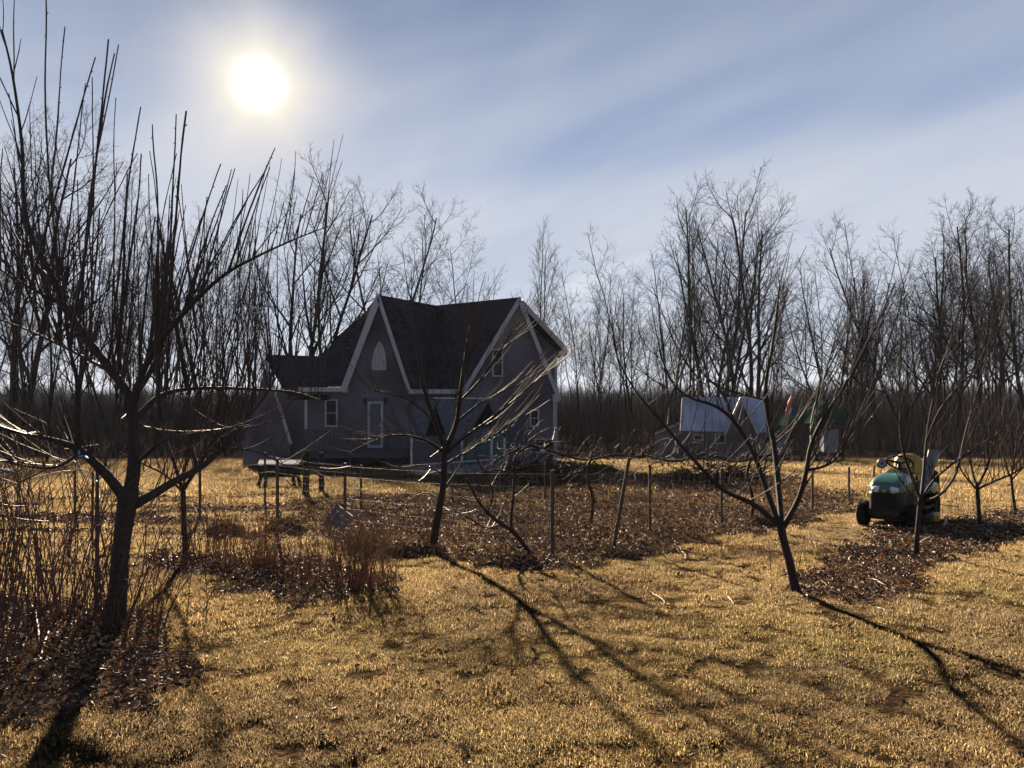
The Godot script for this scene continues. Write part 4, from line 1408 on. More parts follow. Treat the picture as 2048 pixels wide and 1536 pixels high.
func make_hive() -> void:
	var d := 22.6
	var t := thing("long_hive", "long dark box hive on splayed legs with white lid beyond the fence", "hive", GX(558, d))
	var m := Mesher.new()
	var a := P(518, 930, d)
	var b := P(601, 930, d)
	var c := (a + b) / 2
	var w := b.x - a.x
	m.loft([[c + Vector3(-w / 2, 0, .26), c + Vector3(-w / 2, 0, -.26), c + Vector3(-w / 2 + .06, -.34, -.16), c + Vector3(-w / 2 + .06, -.34, .16)], [c + Vector3(w / 2, 0, .26), c + Vector3(w / 2, 0, -.26), c + Vector3(w / 2 - .06, -.34, -.16), c + Vector3(w / 2 - .06, -.34, .16)]])
	part(t, "box", m, M.old_wood)
	m = Mesher.new()
	m.slab([c + Vector3(-w / 2 + .06, .03, .30), c + Vector3(w / 2 + .02, .03, .30), c + Vector3(w / 2 + .02, .14, 0), c + Vector3(-w / 2 + .02, .14, 0)], Vector3(0, 0.03, 0))
	m.slab([c + Vector3(-w / 2 + .06, .03, -.30), c + Vector3(w / 2 + .02, .03, -.30), c + Vector3(w / 2 + .02, .143, 0), c + Vector3(-w / 2 + .02, .143, 0)], Vector3(0, 0.03, 0))
	part(t, "lid", m, M.lid_white)
	for e in [[-1, 1], [1, 1], [-1, -1], [1, -1]]:
		m = Mesher.new()
		var foot := c + Vector3(e[0] * w * 0.44, 0, e[1] * 0.32)
		foot.y = H(foot.x, -foot.z) - 0.03
		m.beam(c + Vector3(e[0] * w * 0.36, -.2, e[1] * 0.2), foot, 0.09, 0.07, Vector3.BACK)
		part(t, "leg", m, M.old_wood)
	m = Mesher.new()
	m.beam(c + Vector3(.22, -.42, .1), c + Vector3(.40, -.62, .1), 0.03, 0.03, Vector3.BACK)
	part(t, "brace", m, M.orange_red)


# ------------------------------------------------------------------ fences
func post_of(t: Node3D, px: float, py0: float, py1: float, dx := 0.0, w := 0.045, called := "post") -> Array:
	var foot := G(px, py1)
	var top := P(px + dx, py0, -foot.z)
	var m := Mesher.new()
	var y := (top - foot).normalized()
	var x := (Vector3.RIGHT - y * y.x).normalized()
	m.box((top + foot) / 2 - Vector3(0, .1, 0), Vector3(w, foot.distance_to(top) + .2, w * 0.25), Basis(x, y, x.cross(y)))
	m.box((top + foot) / 2 - Vector3(0, .1, 0) - x.cross(y) * w * 0.45, Vector3(w * 0.25, foot.distance_to(top) + .2, w * 0.65), Basis(x, y, x.cross(y)))
	for k in 10:
		m.box(foot.lerp(top, 0.1 + k * 0.09) + x.cross(y) * w * 0.2, Vector3(w * 0.5, 0.02, 0.012), Basis(x, y, x.cross(y)))
	part(t, called, m, M.rust)
	return [foot, top]


func wires(t: Node3D, a: Array, b: Array, rows: int, cols: int, r := 0.0013) -> void:
	var m := Mesher.new()
	for k in rows:
		var f := 0.05 + 0.9 * k / (rows - 1.0)
		var pts := PackedVector3Array()
		var rad := PackedFloat32Array()
		for s in 9:
			var u := s / 8.0
			pts.append(a[0].lerp(a[1], f).lerp(b[0].lerp(b[1], f), u) - Vector3(0, 0.03 * sin(u * PI) + rnd(-.006, .006), rnd(-.01, .01)))
			rad.append(r)
		m.tube(pts, rad, 4)
	part(t, "line_wires", m, M.wire, "", "stuff")
	m = Mesher.new()
	for k in cols:
		var u := (k + 0.5) / cols
		var p0: Vector3 = a[0].lerp(b[0], u) - Vector3(0, 0.03 * sin(u * PI), 0)
		var p1: Vector3 = a[1].lerp(b[1], u) - Vector3(0, 0.03 * sin(u * PI), 0)
		m.tube(PackedVector3Array([p0.lerp(p1, 0.05), p0.lerp(p1, 0.5) + Vector3(rnd(-.01, .01), 0, 0), p0.lerp(p1, 0.95)]), PackedFloat32Array([r * .8, r * .8, r * .8]), 3)
	part(t, "stay_wires", m, M.rust, "", "stuff")


func make_fences() -> void:
	rng.seed = 21
	var t := thing("wire_fence", "rusty post and wire mesh fence running across behind the middle fruit tree", "fence", G(690, 1068))
	var p := []
	for q in [[690, 926, 1068], [1105, 940, 1116], [1300, 930, 1062], [1443, 938, 1052], [1625, 938, 1021], [1698, 934, 1006], [1748, 932, 992]]:
		p.append(post_of(t, q[0], q[1], q[2]))
	wires(t, p[0], p[1], 7, 26, 0.0014)
	wires(t, p[1], p[2], 7, 18, 0.0012)
	wires(t, p[2], p[3], 7, 14, 0.0012)
	wires(t, p[3], p[4], 7, 20, 0.0012)
	wires(t, p[4], p[5], 7, 12, 0.0012)
	wires(t, p[5], p[6], 7, 10, 0.0012)
	t = thing("wire_fence", "wire mesh fence with two dark posts running left behind the raspberry row", "fence", G(555, 1075))
	p = []
	for q in [[555, 916, 1077], [400, 928, 1046], [150, 940, 1030], [-120, 935, 1015]]:
		p.append(post_of(t, q[0], q[1], q[2]))
	wires(t, p[0], p[1], 9, 26)
	wires(t, p[1], p[2], 9, 30)
	wires(t, p[2], p[3], 9, 30)
	t = thing("wire_fence", "far wire mesh fence between the box hive and the boat", "fence", G(540, 1000))
	p = []
	for q in [[530, 905, 1012], [722, 930, 1020], [905, 926, 1004], [1090, 925, 1000]]:
		p.append(post_of(t, q[0], q[1], q[2]))
	for k in 3:
		wires(t, p[k], p[k + 1], 7, 36, 0.0014)
	# single stakes
	for q in [[193, 925, 1226, 2, "dark metal stake standing close left of the large tree's trunk", 0.03], [184, 945, 1082, 2, "thinner dark stake behind the stake left of the large tree", 0.035], [1224, 915, 1098, 32, "leaning dark stake between two posts of the middle fence", 0.045],
		[611, 900, 992, 3, "grey wooden post just right of the long box hive", 0.17], [643, 905, 985, 0, "dark wooden post second to the right of the long box hive", 0.15]]:
		var o := thing("stake", q[4], "post", G(q[0], q[2]))
		if q[5] < 0.1:
			post_of(o, q[0], q[1], q[2], q[3], q[5], "shaft")
		else:
			var foot := G(q[0], q[2])
			var m := Mesher.new()
			m.tube(PackedVector3Array([foot - Vector3(0, .2, 0), P(q[0] + q[3], q[1], -foot.z)]), PackedFloat32Array([q[5] / 2, q[5] / 2.2]), 8, true)
			part(o, "shaft", m, M.old_wood)
	var o := thing("round_dial", "round pale blue dial on a thin stake above the lawn tractor's hood", "dial", G(1760, 1000))
	var foot := G(1760, 1000)
	var c := P(1763, 927, -foot.z)
	var m := Mesher.new()
	m.lathe([[0.0, 0.0], [0.098, 0.0], [0.098, 0.02], [0.085, 0.03], [0.0, 0.03]], c, Vector3.BACK, 24)
	part(o, "face", m, M.dial_blue)
	m = Mesher.new()
	m.lathe([[0.094, -0.01], [0.112, -0.01], [0.112, 0.036], [0.098, 0.036], [0.094, 0.022]], c, Vector3.BACK, 24)
	part(o, "rim", m, M.black_plastic)
	m = Mesher.new()
	m.lathe([[0.0, 0.03], [0.026, 0.03], [0.02, 0.05], [0.0, 0.05]], c, Vector3.BACK, 12)
	m.box(c + Vector3(0.012, 0.03, 0.036), Vector3(0.012, 0.07, 0.008), Basis(Vector3.BACK, -0.5))
	part(o, "pointer", m, M.black_plastic)
	m = Mesher.new()
	for k in 12:
		var a := TAU * k / 12
		m.box(c + Vector3(cos(a), sin(a), 0) * 0.07 + Vector3(0, 0, 0.032), Vector3(0.022, 0.006, 0.006), Basis(Vector3.BACK, a))
	part(o, "tick_marks", m, M.lid_white)
	m = Mesher.new()
	m.tube(PackedVector3Array([foot - Vector3(0, .1, 0), c - Vector3(0, .05, .02)]), PackedFloat32Array([.016, .014]), 6)
	part(o, "stake", m, M.rust)


# ------------------------------------------------------------------ lawn tractor
func ring(z: float, half: float, y0: float, y1: float, round_top: float, round_low: float) -> Array:   # rounded section across the tractor
	var out := []
	for c in [[1, 1, 0.0, round_top], [-1, 1, PI / 2, round_top], [-1, -1, PI, round_low], [1, -1, PI * 1.5, round_low]]:
		for k in 5:
			var a: float = c[2] + PI / 2 * k / 4.0
			var r: float = c[3]
			var cx: float = c[0] * (half - r)
			var cy: float = (y1 - r) if c[1] > 0 else (y0 + r)
			out.append(Vector3(cx + cos(a) * r, cy + sin(a) * r, z))
	return out


func wheel(t: Node3D, called: String, at: Vector3, r: float, w: float) -> void:
	var m := Mesher.new()
	var h := w / 2
	m.lathe([[r * .58, -h * .8], [r * .8, -h], [r * .95, -h * .8], [r, -h * .4], [r, h * .4], [r * .95, h * .8], [r * .8, h], [r * .58, h * .8]], at, Vector3.RIGHT, 24)
	for k in 20:
		var a := TAU * k / 20.0
		for s in [-1, 1]:
			m.box(at + Vector3(s * h * .42, cos(a + s * .08) * r, sin(a + s * .08) * r), Vector3(h * .75, 0.014, 0.022), Basis(Vector3.RIGHT, a) * Basis(Vector3.UP, s * 0.5))
	var o := part(t, called, m, M.rubber, "", "", true)
	m = Mesher.new()
	for s in [-1.0, 1.0]:
		m.lathe([[r * .60, s * h * .78], [r * .5, s * h * .6], [r * .3, s * h * .45], [r * .16, s * h * .7], [0.0, s * h * .72]], at, Vector3.RIGHT, 18)
	part(o, "rim", m, M.mower_yellow, "", "", true)


func make_tractor() -> void:
	var at := G(1797, 1046)
	var t := thing("lawn_tractor", "green lawn tractor with yellow seat and grey grass chute parked by the fence", "lawn tractor", at)
	t.rotation.y = -0.68
	t.scale = Vector3.ONE * 1.06
	for x in [-1, 1]:
		wheel(t, "front_wheel", Vector3(x * 0.36, 0.19, 0.62), 0.19, 0.15)
		wheel(t, "rear_wheel", Vector3(x * 0.36, 0.25, -0.52), 0.255, 0.22)
	var m := Mesher.new()
	m.loft([ring(0.86, 0.17, 0.50, 0.60, 0.05, 0.03), ring(0.84, 0.21, 0.47, 0.65, 0.07, 0.03), ring(0.78, 0.235, 0.45, 0.72, 0.10, 0.03), ring(0.6, 0.25, 0.44, 0.785, 0.13, 0.03), ring(0.35, 0.255, 0.44, 0.81, 0.14, 0.03), ring(0.12, 0.255, 0.44, 0.80, 0.13, 0.03), ring(0.06, 0.24, 0.46, 0.77, 0.10, 0.03)])
	part(t, "hood", m, M.mower_green, "", "", true)
	m = Mesher.new()                                         # dark nose and side grilles
	m.loft([ring(0.885, 0.16, 0.31, 0.545, 0.04, 0.03), ring(0.86, 0.215, 0.29, 0.57, 0.04, 0.03), ring(0.72, 0.252, 0.29, 0.60, 0.03, 0.03), ring(0.14, 0.262, 0.30, 0.58, 0.03, 0.03)])
	var g := part(t, "grille", m, M.black_plastic, "", "", true)
	for k in 5:
		m = Mesher.new()
		m.box(Vector3(0, 0.33 + k * 0.042, 0.884), Vector3(0.30, 0.014, 0.02))
		part(g, "bar", m, M.rubber, "", "", true)
		for s in [-1, 1]:
			m = Mesher.new()
			m.box(Vector3(s * 0.262, 0.35 + k * 0.04, 0.42), Vector3(0.014, 0.012, 0.36))
			part(g, "bar", m, M.rubber, "", "", true)
	for s in [-1.0, 1.0]:
		m = Mesher.new()
		m.loft([ring(0.0, 0.012, -0.012, 0.012, 0.01, 0.01), ring(0.02, 0.05, -0.045, 0.04, 0.03, 0.02), ring(0.09, 0.062, -0.055, 0.062, 0.035, 0.02), ring(0.2, 0.04, -0.05, 0.062, 0.03, 0.02), ring(0.22, 0.015, -0.04, 0.05, 0.012, 0.01)].map(func(r): return r.map(func(q): return Basis(Vector3.UP, s * 0.55) * Vector3(q.x, q.y, -q.z) + Vector3(s * 0.165, 0.598, 0.885))))
		part(t, "headlight", m, M.lamp_lens, "", "", true)
		m = Mesher.new()
		m.slab([Vector3(s * 0.262, 0.44, 0.20), Vector3(s * 0.262, 0.44, 0.10), Vector3(s * 0.262, 0.70, 0.04), Vector3(s * 0.262, 0.70, 0.13)], Vector3(s * 0.012, 0, 0))
		part(t, "side_stripe", m, M.mower_yellow, "", "", true)
		m = Mesher.new()
		m.loft([ring(-0.2, 0.13, 0.50, 0.55, 0.02, 0.02), ring(-0.34, 0.14, 0.46, 0.62, 0.05, 0.02), ring(-0.55, 0.14, 0.46, 0.635, 0.05, 0.02), ring(-0.78, 0.13, 0.46, 0.60, 0.05, 0.02), ring(-0.84, 0.11, 0.44, 0.55, 0.04, 0.02)].map(func(r): return r.map(func(q): return q + Vector3(s * 0.31, 0, 0))))
		part(t, "fender", m, M.mower_green, "", "", true)
		m = Mesher.new()
		m.box(Vector3(s * 0.36, 0.29, 0.08), Vector3(0.22, 0.03, 0.62))
		part(t, "footboard", m, M.rubber, "", "", true)
		m = Mesher.new()
		m.tube(PackedVector3Array([Vector3(0, 0.2, 0.62), Vector3(s * 0.3, 0.2, 0.62)]), PackedFloat32Array([0.028, 0.024]), 8)
		part(t, "axle", m, M.black_plastic, "", "", true)
	m = Mesher.new()                                         # small emblem on the nose
	m.lathe([[0.0, 0.0], [0.026, 0.0], [0.024, 0.006], [0.0, 0.008]], Vector3(0, 0.585, 0.875), Vector3(0, 0.35, 1).normalized(), 12)
	part(t, "emblem", m, M.mower_yellow, "", "", true)
	m = Mesher.new()
	m.loft([ring(0.7, 0.16, 0.2, 0.36, 0.03, 0.03), ring(-0.85, 0.2, 0.26, 0.46, 0.03, 0.03)])
	part(t, "chassis", m, M.mower_green, "", "", true)
	m = Mesher.new()
	m.box(Vector3(0, 0.27, 0.88), Vector3(0.42, 0.09, 0.05))
	part(t, "bumper", m, M.black_plastic, "", "", true)
	m = Mesher.new()
	m.loft([ring(0.36, 0.34, 0.08, 0.17, 0.03, 0.01), ring(0.28, 0.48, 0.07, 0.2, 0.04, 0.01), ring(0.0, 0.55, 0.07, 0.22, 0.05, 0.01), ring(-0.26, 0.48, 0.07, 0.2, 0.04, 0.01), ring(-0.32, 0.38, 0.08, 0.17, 0.03, 0.01)])
	part(t, "mower_deck", m, M.black_plastic, "", "", true)
	m = Mesher.new()
	m.loft([ring(-0.17, 0.03, 0.10, 0.14, 0.015, 0.015), ring(-0.13, 0.07, 0.08, 0.2, 0.03, 0.02), ring(0.06, 0.08, 0.07, 0.215, 0.04, 0.02), ring(0.14, 0.05, 0.09, 0.19, 0.03, 0.02)].map(func(r): return r.map(func(q): return q + Vector3(0.50, 0, -0.02))))
	part(t, "deck_guard", m, M.mower_yellow, "", "", true)
	# dash, wheel, seat
	m = Mesher.new()
	m.loft([ring(0.08, 0.20, 0.46, 0.80, 0.06, 0.02), ring(-0.06, 0.17, 0.46, 0.86, 0.06, 0.02), ring(-0.14, 0.13, 0.5, 0.82, 0.05, 0.02)])
	m.tube(PackedVector3Array([Vector3(0, 0.8, -0.04), Vector3(0, 0.93, -0.12)]), PackedFloat32Array([0.04, 0.03]), 10)
	part(t, "dash", m, M.black_plastic, "", "", true)
	m = Mesher.new()
	var pts := PackedVector3Array()
	var rad := PackedFloat32Array()
	var tilt := Basis(Vector3.RIGHT, -0.62)
	for k in 25:
		var a := TAU * k / 24
		pts.append(Vector3(0, 0.95, -0.13) + tilt * Vector3(cos(a) * 0.19, 0, sin(a) * 0.19))
		rad.append(0.015)
	m.tube(pts, rad, 8)
	for a in [0.3, PI - 0.3, PI * 1.5]:
		m.tube(PackedVector3Array([Vector3(0, 0.945, -0.127), Vector3(0, 0.95, -0.13) + tilt * Vector3(cos(a) * 0.185, 0, sin(a) * 0.185)]), PackedFloat32Array([0.022, 0.012]), 6)
	part(t, "steering_wheel", m, M.rubber, "", "", true)
	m = Mesher.new()
	m.loft([ring(-0.26, 0.17, 0.66, 0.70, 0.02, 0.02), ring(-0.30, 0.22, 0.63, 0.74, 0.05, 0.03), ring(-0.5, 0.24, 0.63, 0.735, 0.04, 0.03), ring(-0.68, 0.22, 0.65, 0.77, 0.05, 0.03)])
	part(t, "seat", m, M.mower_yellow, "", "", true)
	m = Mesher.new()
	var lean := Basis(Vector3.RIGHT, -0.22)
	m.loft([ring(0.0, 0.18, 0.0, 0.34, 0.12, 0.05), ring(-0.03, 0.215, -0.02, 0.38, 0.16, 0.06), ring(-0.09, 0.215, -0.02, 0.38, 0.16, 0.06), ring(-0.12, 0.17, 0.02, 0.34, 0.12, 0.05)].map(func(r): return r.map(func(q): return lean * q + Vector3(0, 0.70, -0.62))))
	part(t, "backrest", m, M.mower_yellow, "", "", true)
	for s in [-1, 1]:
		m = Mesher.new()
		m.tube(PackedVector3Array([Vector3(s * 0.2, 0.52, -0.22), Vector3(s * 0.23, 0.70, -0.18)]), PackedFloat32Array([0.012, 0.01]), 6)
		m.lathe([[0.0, 0.0], [0.02, 0.0], [0.02, 0.07], [0.0, 0.08]], Vector3(s * 0.23, 0.68, -0.18), Vector3.UP, 8)
		part(t, "lever", m, M.amber if s < 0 else M.black_plastic, "", "", true)
	# grass collector
	m = Mesher.new()
	m.loft([ring(-0.92, 0.32, 0.32, 0.72, 0.06, 0.05), ring(-0.98, 0.36, 0.28, 0.78, 0.08, 0.06), ring(-1.3, 0.36, 0.28, 0.76, 0.08, 0.06), ring(-1.38, 0.30, 0.34, 0.68, 0.06, 0.05)])
	part(t, "grass_hopper", m, M.play_green, "", "", true)
	m = Mesher.new()
	var b := Basis(Vector3.RIGHT, 0.0).looking_at(Vector3(0.12, 0.80, -0.62).normalized(), Vector3(0, 0.3, 1))
	m.loft([ring(0.0, 0.065, -0.05, 0.05, 0.025, 0.025), ring(-0.3, 0.075, -0.06, 0.06, 0.03, 0.03), ring(-0.62, 0.085, -0.065, 0.065, 0.03, 0.03)].map(func(r): return r.map(func(q): return b * q + Vector3(0.26, 0.60, -0.64))))
	part(t, "grass_chute", m, M.grey_chute, "", "", true)


# ------------------------------------------------------------------ canes, vines and clutter
func cane_clump(called: String, label: String, cat: String, px: float, py: float, many: int, spread: Vector2, tall: Vector2, arch: float, r: float, m_: String, group := "", lean := Vector3.ZERO, leaves := 0) -> void:
	var at := G(px, py)
	var t := thing(called, label, cat, at, group)
	var m := Mesher.new()
	var tips := []
	for k in many:
		var p := at + Vector3(rnd(-1, 1) * spread.x, 0, rnd(-1, 1) * spread.y)
		p.y = H(p.x, -p.z) - 0.03
		var len := rnd(tall.x, tall.y)
		var d := (Vector3.UP + Vector3(rnd(-1, 1), 0, rnd(-1, 1)) * 0.28 + lean).normalized()
		var out := Vector3(rnd(-1, 1), 0, rnd(-1, 1)) + lean
		var pts := PackedVector3Array([p])
		var rad := PackedFloat32Array([r])
		var segs := 9
		var rr := r * rnd(0.7, 1.2)
		for s in segs:
			var f := (s + 1.0) / segs
			d = (d + (out - Vector3.UP * 0.55) * arch * f * 0.22 + rdir() * 0.06).normalized()
			p += d * len / segs
			pts.append(p)
			rad.append(rr * lerpf(1.0, 0.4, f))
			if s > 2 and rnd(0, 1) < 0.22:
				shoot(m, p, (d + rdir() * 0.8), rnd(0.1, 0.4), rr * 0.55, 0.02, 0.12)
			if leaves and rnd(0, 1) < 0.3:
				tips.append(p)
		m.tube(pts, rad, 4)
	part(t, "canes", m, M[m_], "", "stuff")
	if leaves:
		m = Mesher.new()
		for q in tips:
			for k in leaves:
				var o := rdir() * 0.05
				var x := rdir() * rnd(0.012, 0.03)
				var y := rdir() * rnd(0.02, 0.045)
				m.tri(q + o, q + o + x + y, q + o + y * 1.6 - x)
		part(t, "dead_leaves", m, M.tan_cane, "", "stuff")


func make_canes() -> void:
	rng.seed = 9
	var B := "wild bramble thicket round the foot of the large old fruit tree"
	for q in [[-60, 1330, "dark red bramble canes at the left edge, nearest the camera"], [20, 1265, "tangle of red bramble canes between the left edge and the large tree"], [105, 1250, "upright red bramble canes left of the two dark stakes"], [165, 1215, "red bramble canes around the foot of the two dark stakes"],
		[40, 1180, "arching bramble canes behind the left tangle"], [-80, 1200, "bramble canes cut by the left edge of the picture"]]:
		cane_clump("bramble", q[2], "bramble", q[0], q[1], 34, Vector2(0.42, 0.3), Vector2(0.9, 2.0), 0.75, 0.0052, "red_cane", B)
	cane_clump("bramble", "sparse red shoots at the right foot of the large tree's trunk", "bramble", 285, 1255, 30, Vector2(0.16, 0.2), Vector2(0.4, 1.1), 0.5, 0.004, "red_cane", B, Vector3(0.25, 0, 0))
	cane_clump("bramble", "thin shoots hugging the left foot of the large tree's trunk", "bramble", 200, 1262, 22, Vector2(0.16, 0.2), Vector2(0.3, 0.9), 0.5, 0.004, "red_cane", B)
	cane_clump("bramble", "red canes between the large tree and the thin forked tree", "bramble", 320, 1140, 18, Vector2(0.3, 0.3), Vector2(0.5, 1.1), 0.5, 0.004, "red_cane", B)
	cane_clump("bramble", "long thin bramble cane arching over the lawn right of the large tree", "bramble", 398, 1240, 3, Vector2(0.12, 0.1), Vector2(0.9, 1.3), 1.2, 0.004, "red_cane", B, Vector3(0.15, 0, 0.2))
	var R := "row of raspberry canes in the dark bed"
	var k := 0
	for q in [[410, 1128, "raspberry canes at the left end of the row by the thin forked tree", 46, 1.0], [470, 1135, "raspberry canes second from the left in the row", 50, 0.95], [585, 1158, "raspberry canes in the middle of the row, right of the tawny grass", 40, 0.6], [640, 1168, "sparse low raspberry canes right of the row's middle", 34, 0.55],
		[700, 1178, "raspberry canes second from the right end of the row", 48, 0.75], [752, 1180, "dense upright raspberry canes at the right end of the row", 60, 0.8]]:
		cane_clump("raspberry_canes", q[2], "raspberry canes", q[0], q[1], q[3], Vector2(0.22, 0.22), Vector2(0.35, q[4]), 0.12, 0.0042, "tan_cane" if k % 2 else "red_cane", R)
		k += 1
	cane_clump("tawny_grass", "tawny upright clump of dead grass in the raspberry row", "ornamental grass", 530, 1135, 90, Vector2(0.14, 0.12), Vector2(0.3, 0.75), 0.3, 0.003, "tan_cane", "", Vector3.ZERO, 1)
	cane_clump("tawny_grass", "low dead grass clump between the raspberry row and the middle tree", "ornamental grass", 735, 1108, 140, Vector2(0.28, 0.2), Vector2(0.12, 0.4), 0.9, 0.003, "tan_cane", "", Vector3.ZERO, 2)
	for q in [[640, 1075, "thin dead weed stalks left of the slatted frame by the fence"], [800, 1065, "thin dead weed stalks between the slatted frame and the middle tree"], [960, 1075, "thin dead weed stalks along the middle fence left of the gnarled tree"], [1160, 1080, "dead weed stalks between the middle post and the leaning stake"], [1260, 1075, "reddish dead weed stalks right of the leaning stake"], [1330, 1072, "dead weed stalks before the second fence post"], [1400, 1058, "reddish weed stalks left of the leaning right tree"], [1560, 1035, "dead weed stalks behind the fork of the leaning right tree"],
		[1905, 1052, "bare young bush with pale stems right of the lawn tractor"], [1985, 1030, "small bare bush between the two trees at the right edge"]]:
		cane_clump("dead_weeds", q[2], "weeds", q[0], q[1], 22, Vector2(0.5, 0.35), Vector2(0.35, 0.95), 0.25, 0.0035, "tan_cane" if q[0] < 1900 else "shoot", "dead weeds along the fence")


func make_stalks() -> void:
	rng.seed = 61
	var n := 0
	while n < 34:
		var px := rnd(580, 1640)
		var py := rnd(990, 1100)
		var g := G(px, py)
		if not in_zone("orchard", g.x, -g.z):
			continue
		n += 1
		cane_clump("dead_weeds", "thin dead weed stalks among the leaves of the fenced orchard floor", "weeds", px, py, 14, Vector2(0.7, 0.5), Vector2(0.2, 0.8), 0.35, 0.003, "tan_cane" if n % 3 else "red_cane", "dead weeds on the orchard floor")


func squiggle(m: Mesher, p: Vector3, dir: Vector3, len: float, r: float, curl: float) -> void:
	var pts := PackedVector3Array([p])
	var rad := PackedFloat32Array([r])
	var d := dir.normalized()
	var axis := rdir()
	var segs := 12
	for k in segs:
		d = (d.rotated(axis, curl / segs * rnd(0.2, 1.8)) + rdir() * 0.2).normalized()
		p += d * len / segs
		pts.append(p)
		rad.append(r * lerpf(1.0, 0.5, (k + 1.0) / segs) * rnd(0.85, 1.2))
	m.tube(pts, rad, 5)


func make_vine() -> void:
	rng.seed = 14
	var d := 12.2
	for v in [["vine trained along a wire left of the leaning stake, with curly shoots", 1170, [[1010, 905], [1060, 892], [1120, 905], [1170, 915], [1230, 905], [1290, 912]], 1180, 1045], ["vine trained along a wire before the blue-roofed shed, with curly shoots", 1420, [[1290, 912], [1350, 925], [1410, 912], [1470, 920], [1530, 908], [1570, 915]], 1500, 1040]]:
		var t := thing("trained_vine", v[0], "vine", G(v[3], v[4]))
		var arm := []
		var rad := []
		for q in v[2]:
			arm.append(P(q[0], q[1] + rnd(-5, 5), d + rnd(-.2, .2)))
			rad.append(rnd(0.014, 0.022))
		var l := smooth(arm, rad, 5)
		var m := Mesher.new()
		m.tube(l[0], l[1], 7)
		part(t, "arm", m, M.young_bark)
		m = Mesher.new()
		var foot := G(v[3], v[4])
		var s := smooth([foot - Vector3(0, .1, 0), P(v[3] + 6, 1000, d), P(v[3] - 6, 950, d), P(v[3] + 4, 912, d)], [0.03, 0.026, 0.022, 0.02], 4)
		m.tube(s[0], s[1], 8)
		part(t, "stem", m, M.young_bark)
		m = Mesher.new()
		for k in 150:
			var q: Vector3 = l[0][rng.randi() % l[0].size()]
			squiggle(m, q + rdir() * 0.12, rdir() + Vector3(0, 0.2 if k % 2 else -0.25, 0.0), rnd(0.15, 0.75), rnd(0.004, 0.0075), rnd(0.3, 3.2))
		part(t, "curly_shoots", m, M.young_bark, "", "stuff")
	var o := thing("brush_pile", "dark heap of cut brush on the lawn edge before the shed", "brush pile", G(1450, 968))
	var mm := Mesher.new()
	for k in 260:
		var at := G(1450, 968) + Vector3(rnd(-1, 1) * rnd(0.3, 1) * 2.0, 0, rnd(-0.6, 0.6))
		var h := 0.5 * (1.0 - pow(absf(at.x - G(1450, 968).x) / 2.1, 2.0))
		squiggle(mm, at + Vector3(0, rnd(0, 1) * h, 0), Vector3(rnd(-1, 1), rnd(-0.2, 0.35), rnd(-.5, .5)), rnd(0.5, 1.4), rnd(0.008, 0.018), 0.6)
	part(o, "branches", mm, M.wood_bark, "", "stuff")
	o = thing("brush_pile", "low dark heap of brush on the grass right of the house corner", "brush pile", G(1085, 975))
	mm = Mesher.new()
	for k in 260:
		var at := G(1085, 975) + Vector3(rnd(-1, 1) * rnd(0.3, 1) * 1.7, 0, rnd(-0.5, 0.5))
		squiggle(mm, at + Vector3(0, rnd(0, 0.6), 0), Vector3(rnd(-1, 1), rnd(-0.2, 0.3), rnd(-.5, .5)), rnd(0.4, 1.2), rnd(0.008, 0.02), 0.6)
	part(o, "branches", mm, M.wood_bark, "", "stuff")


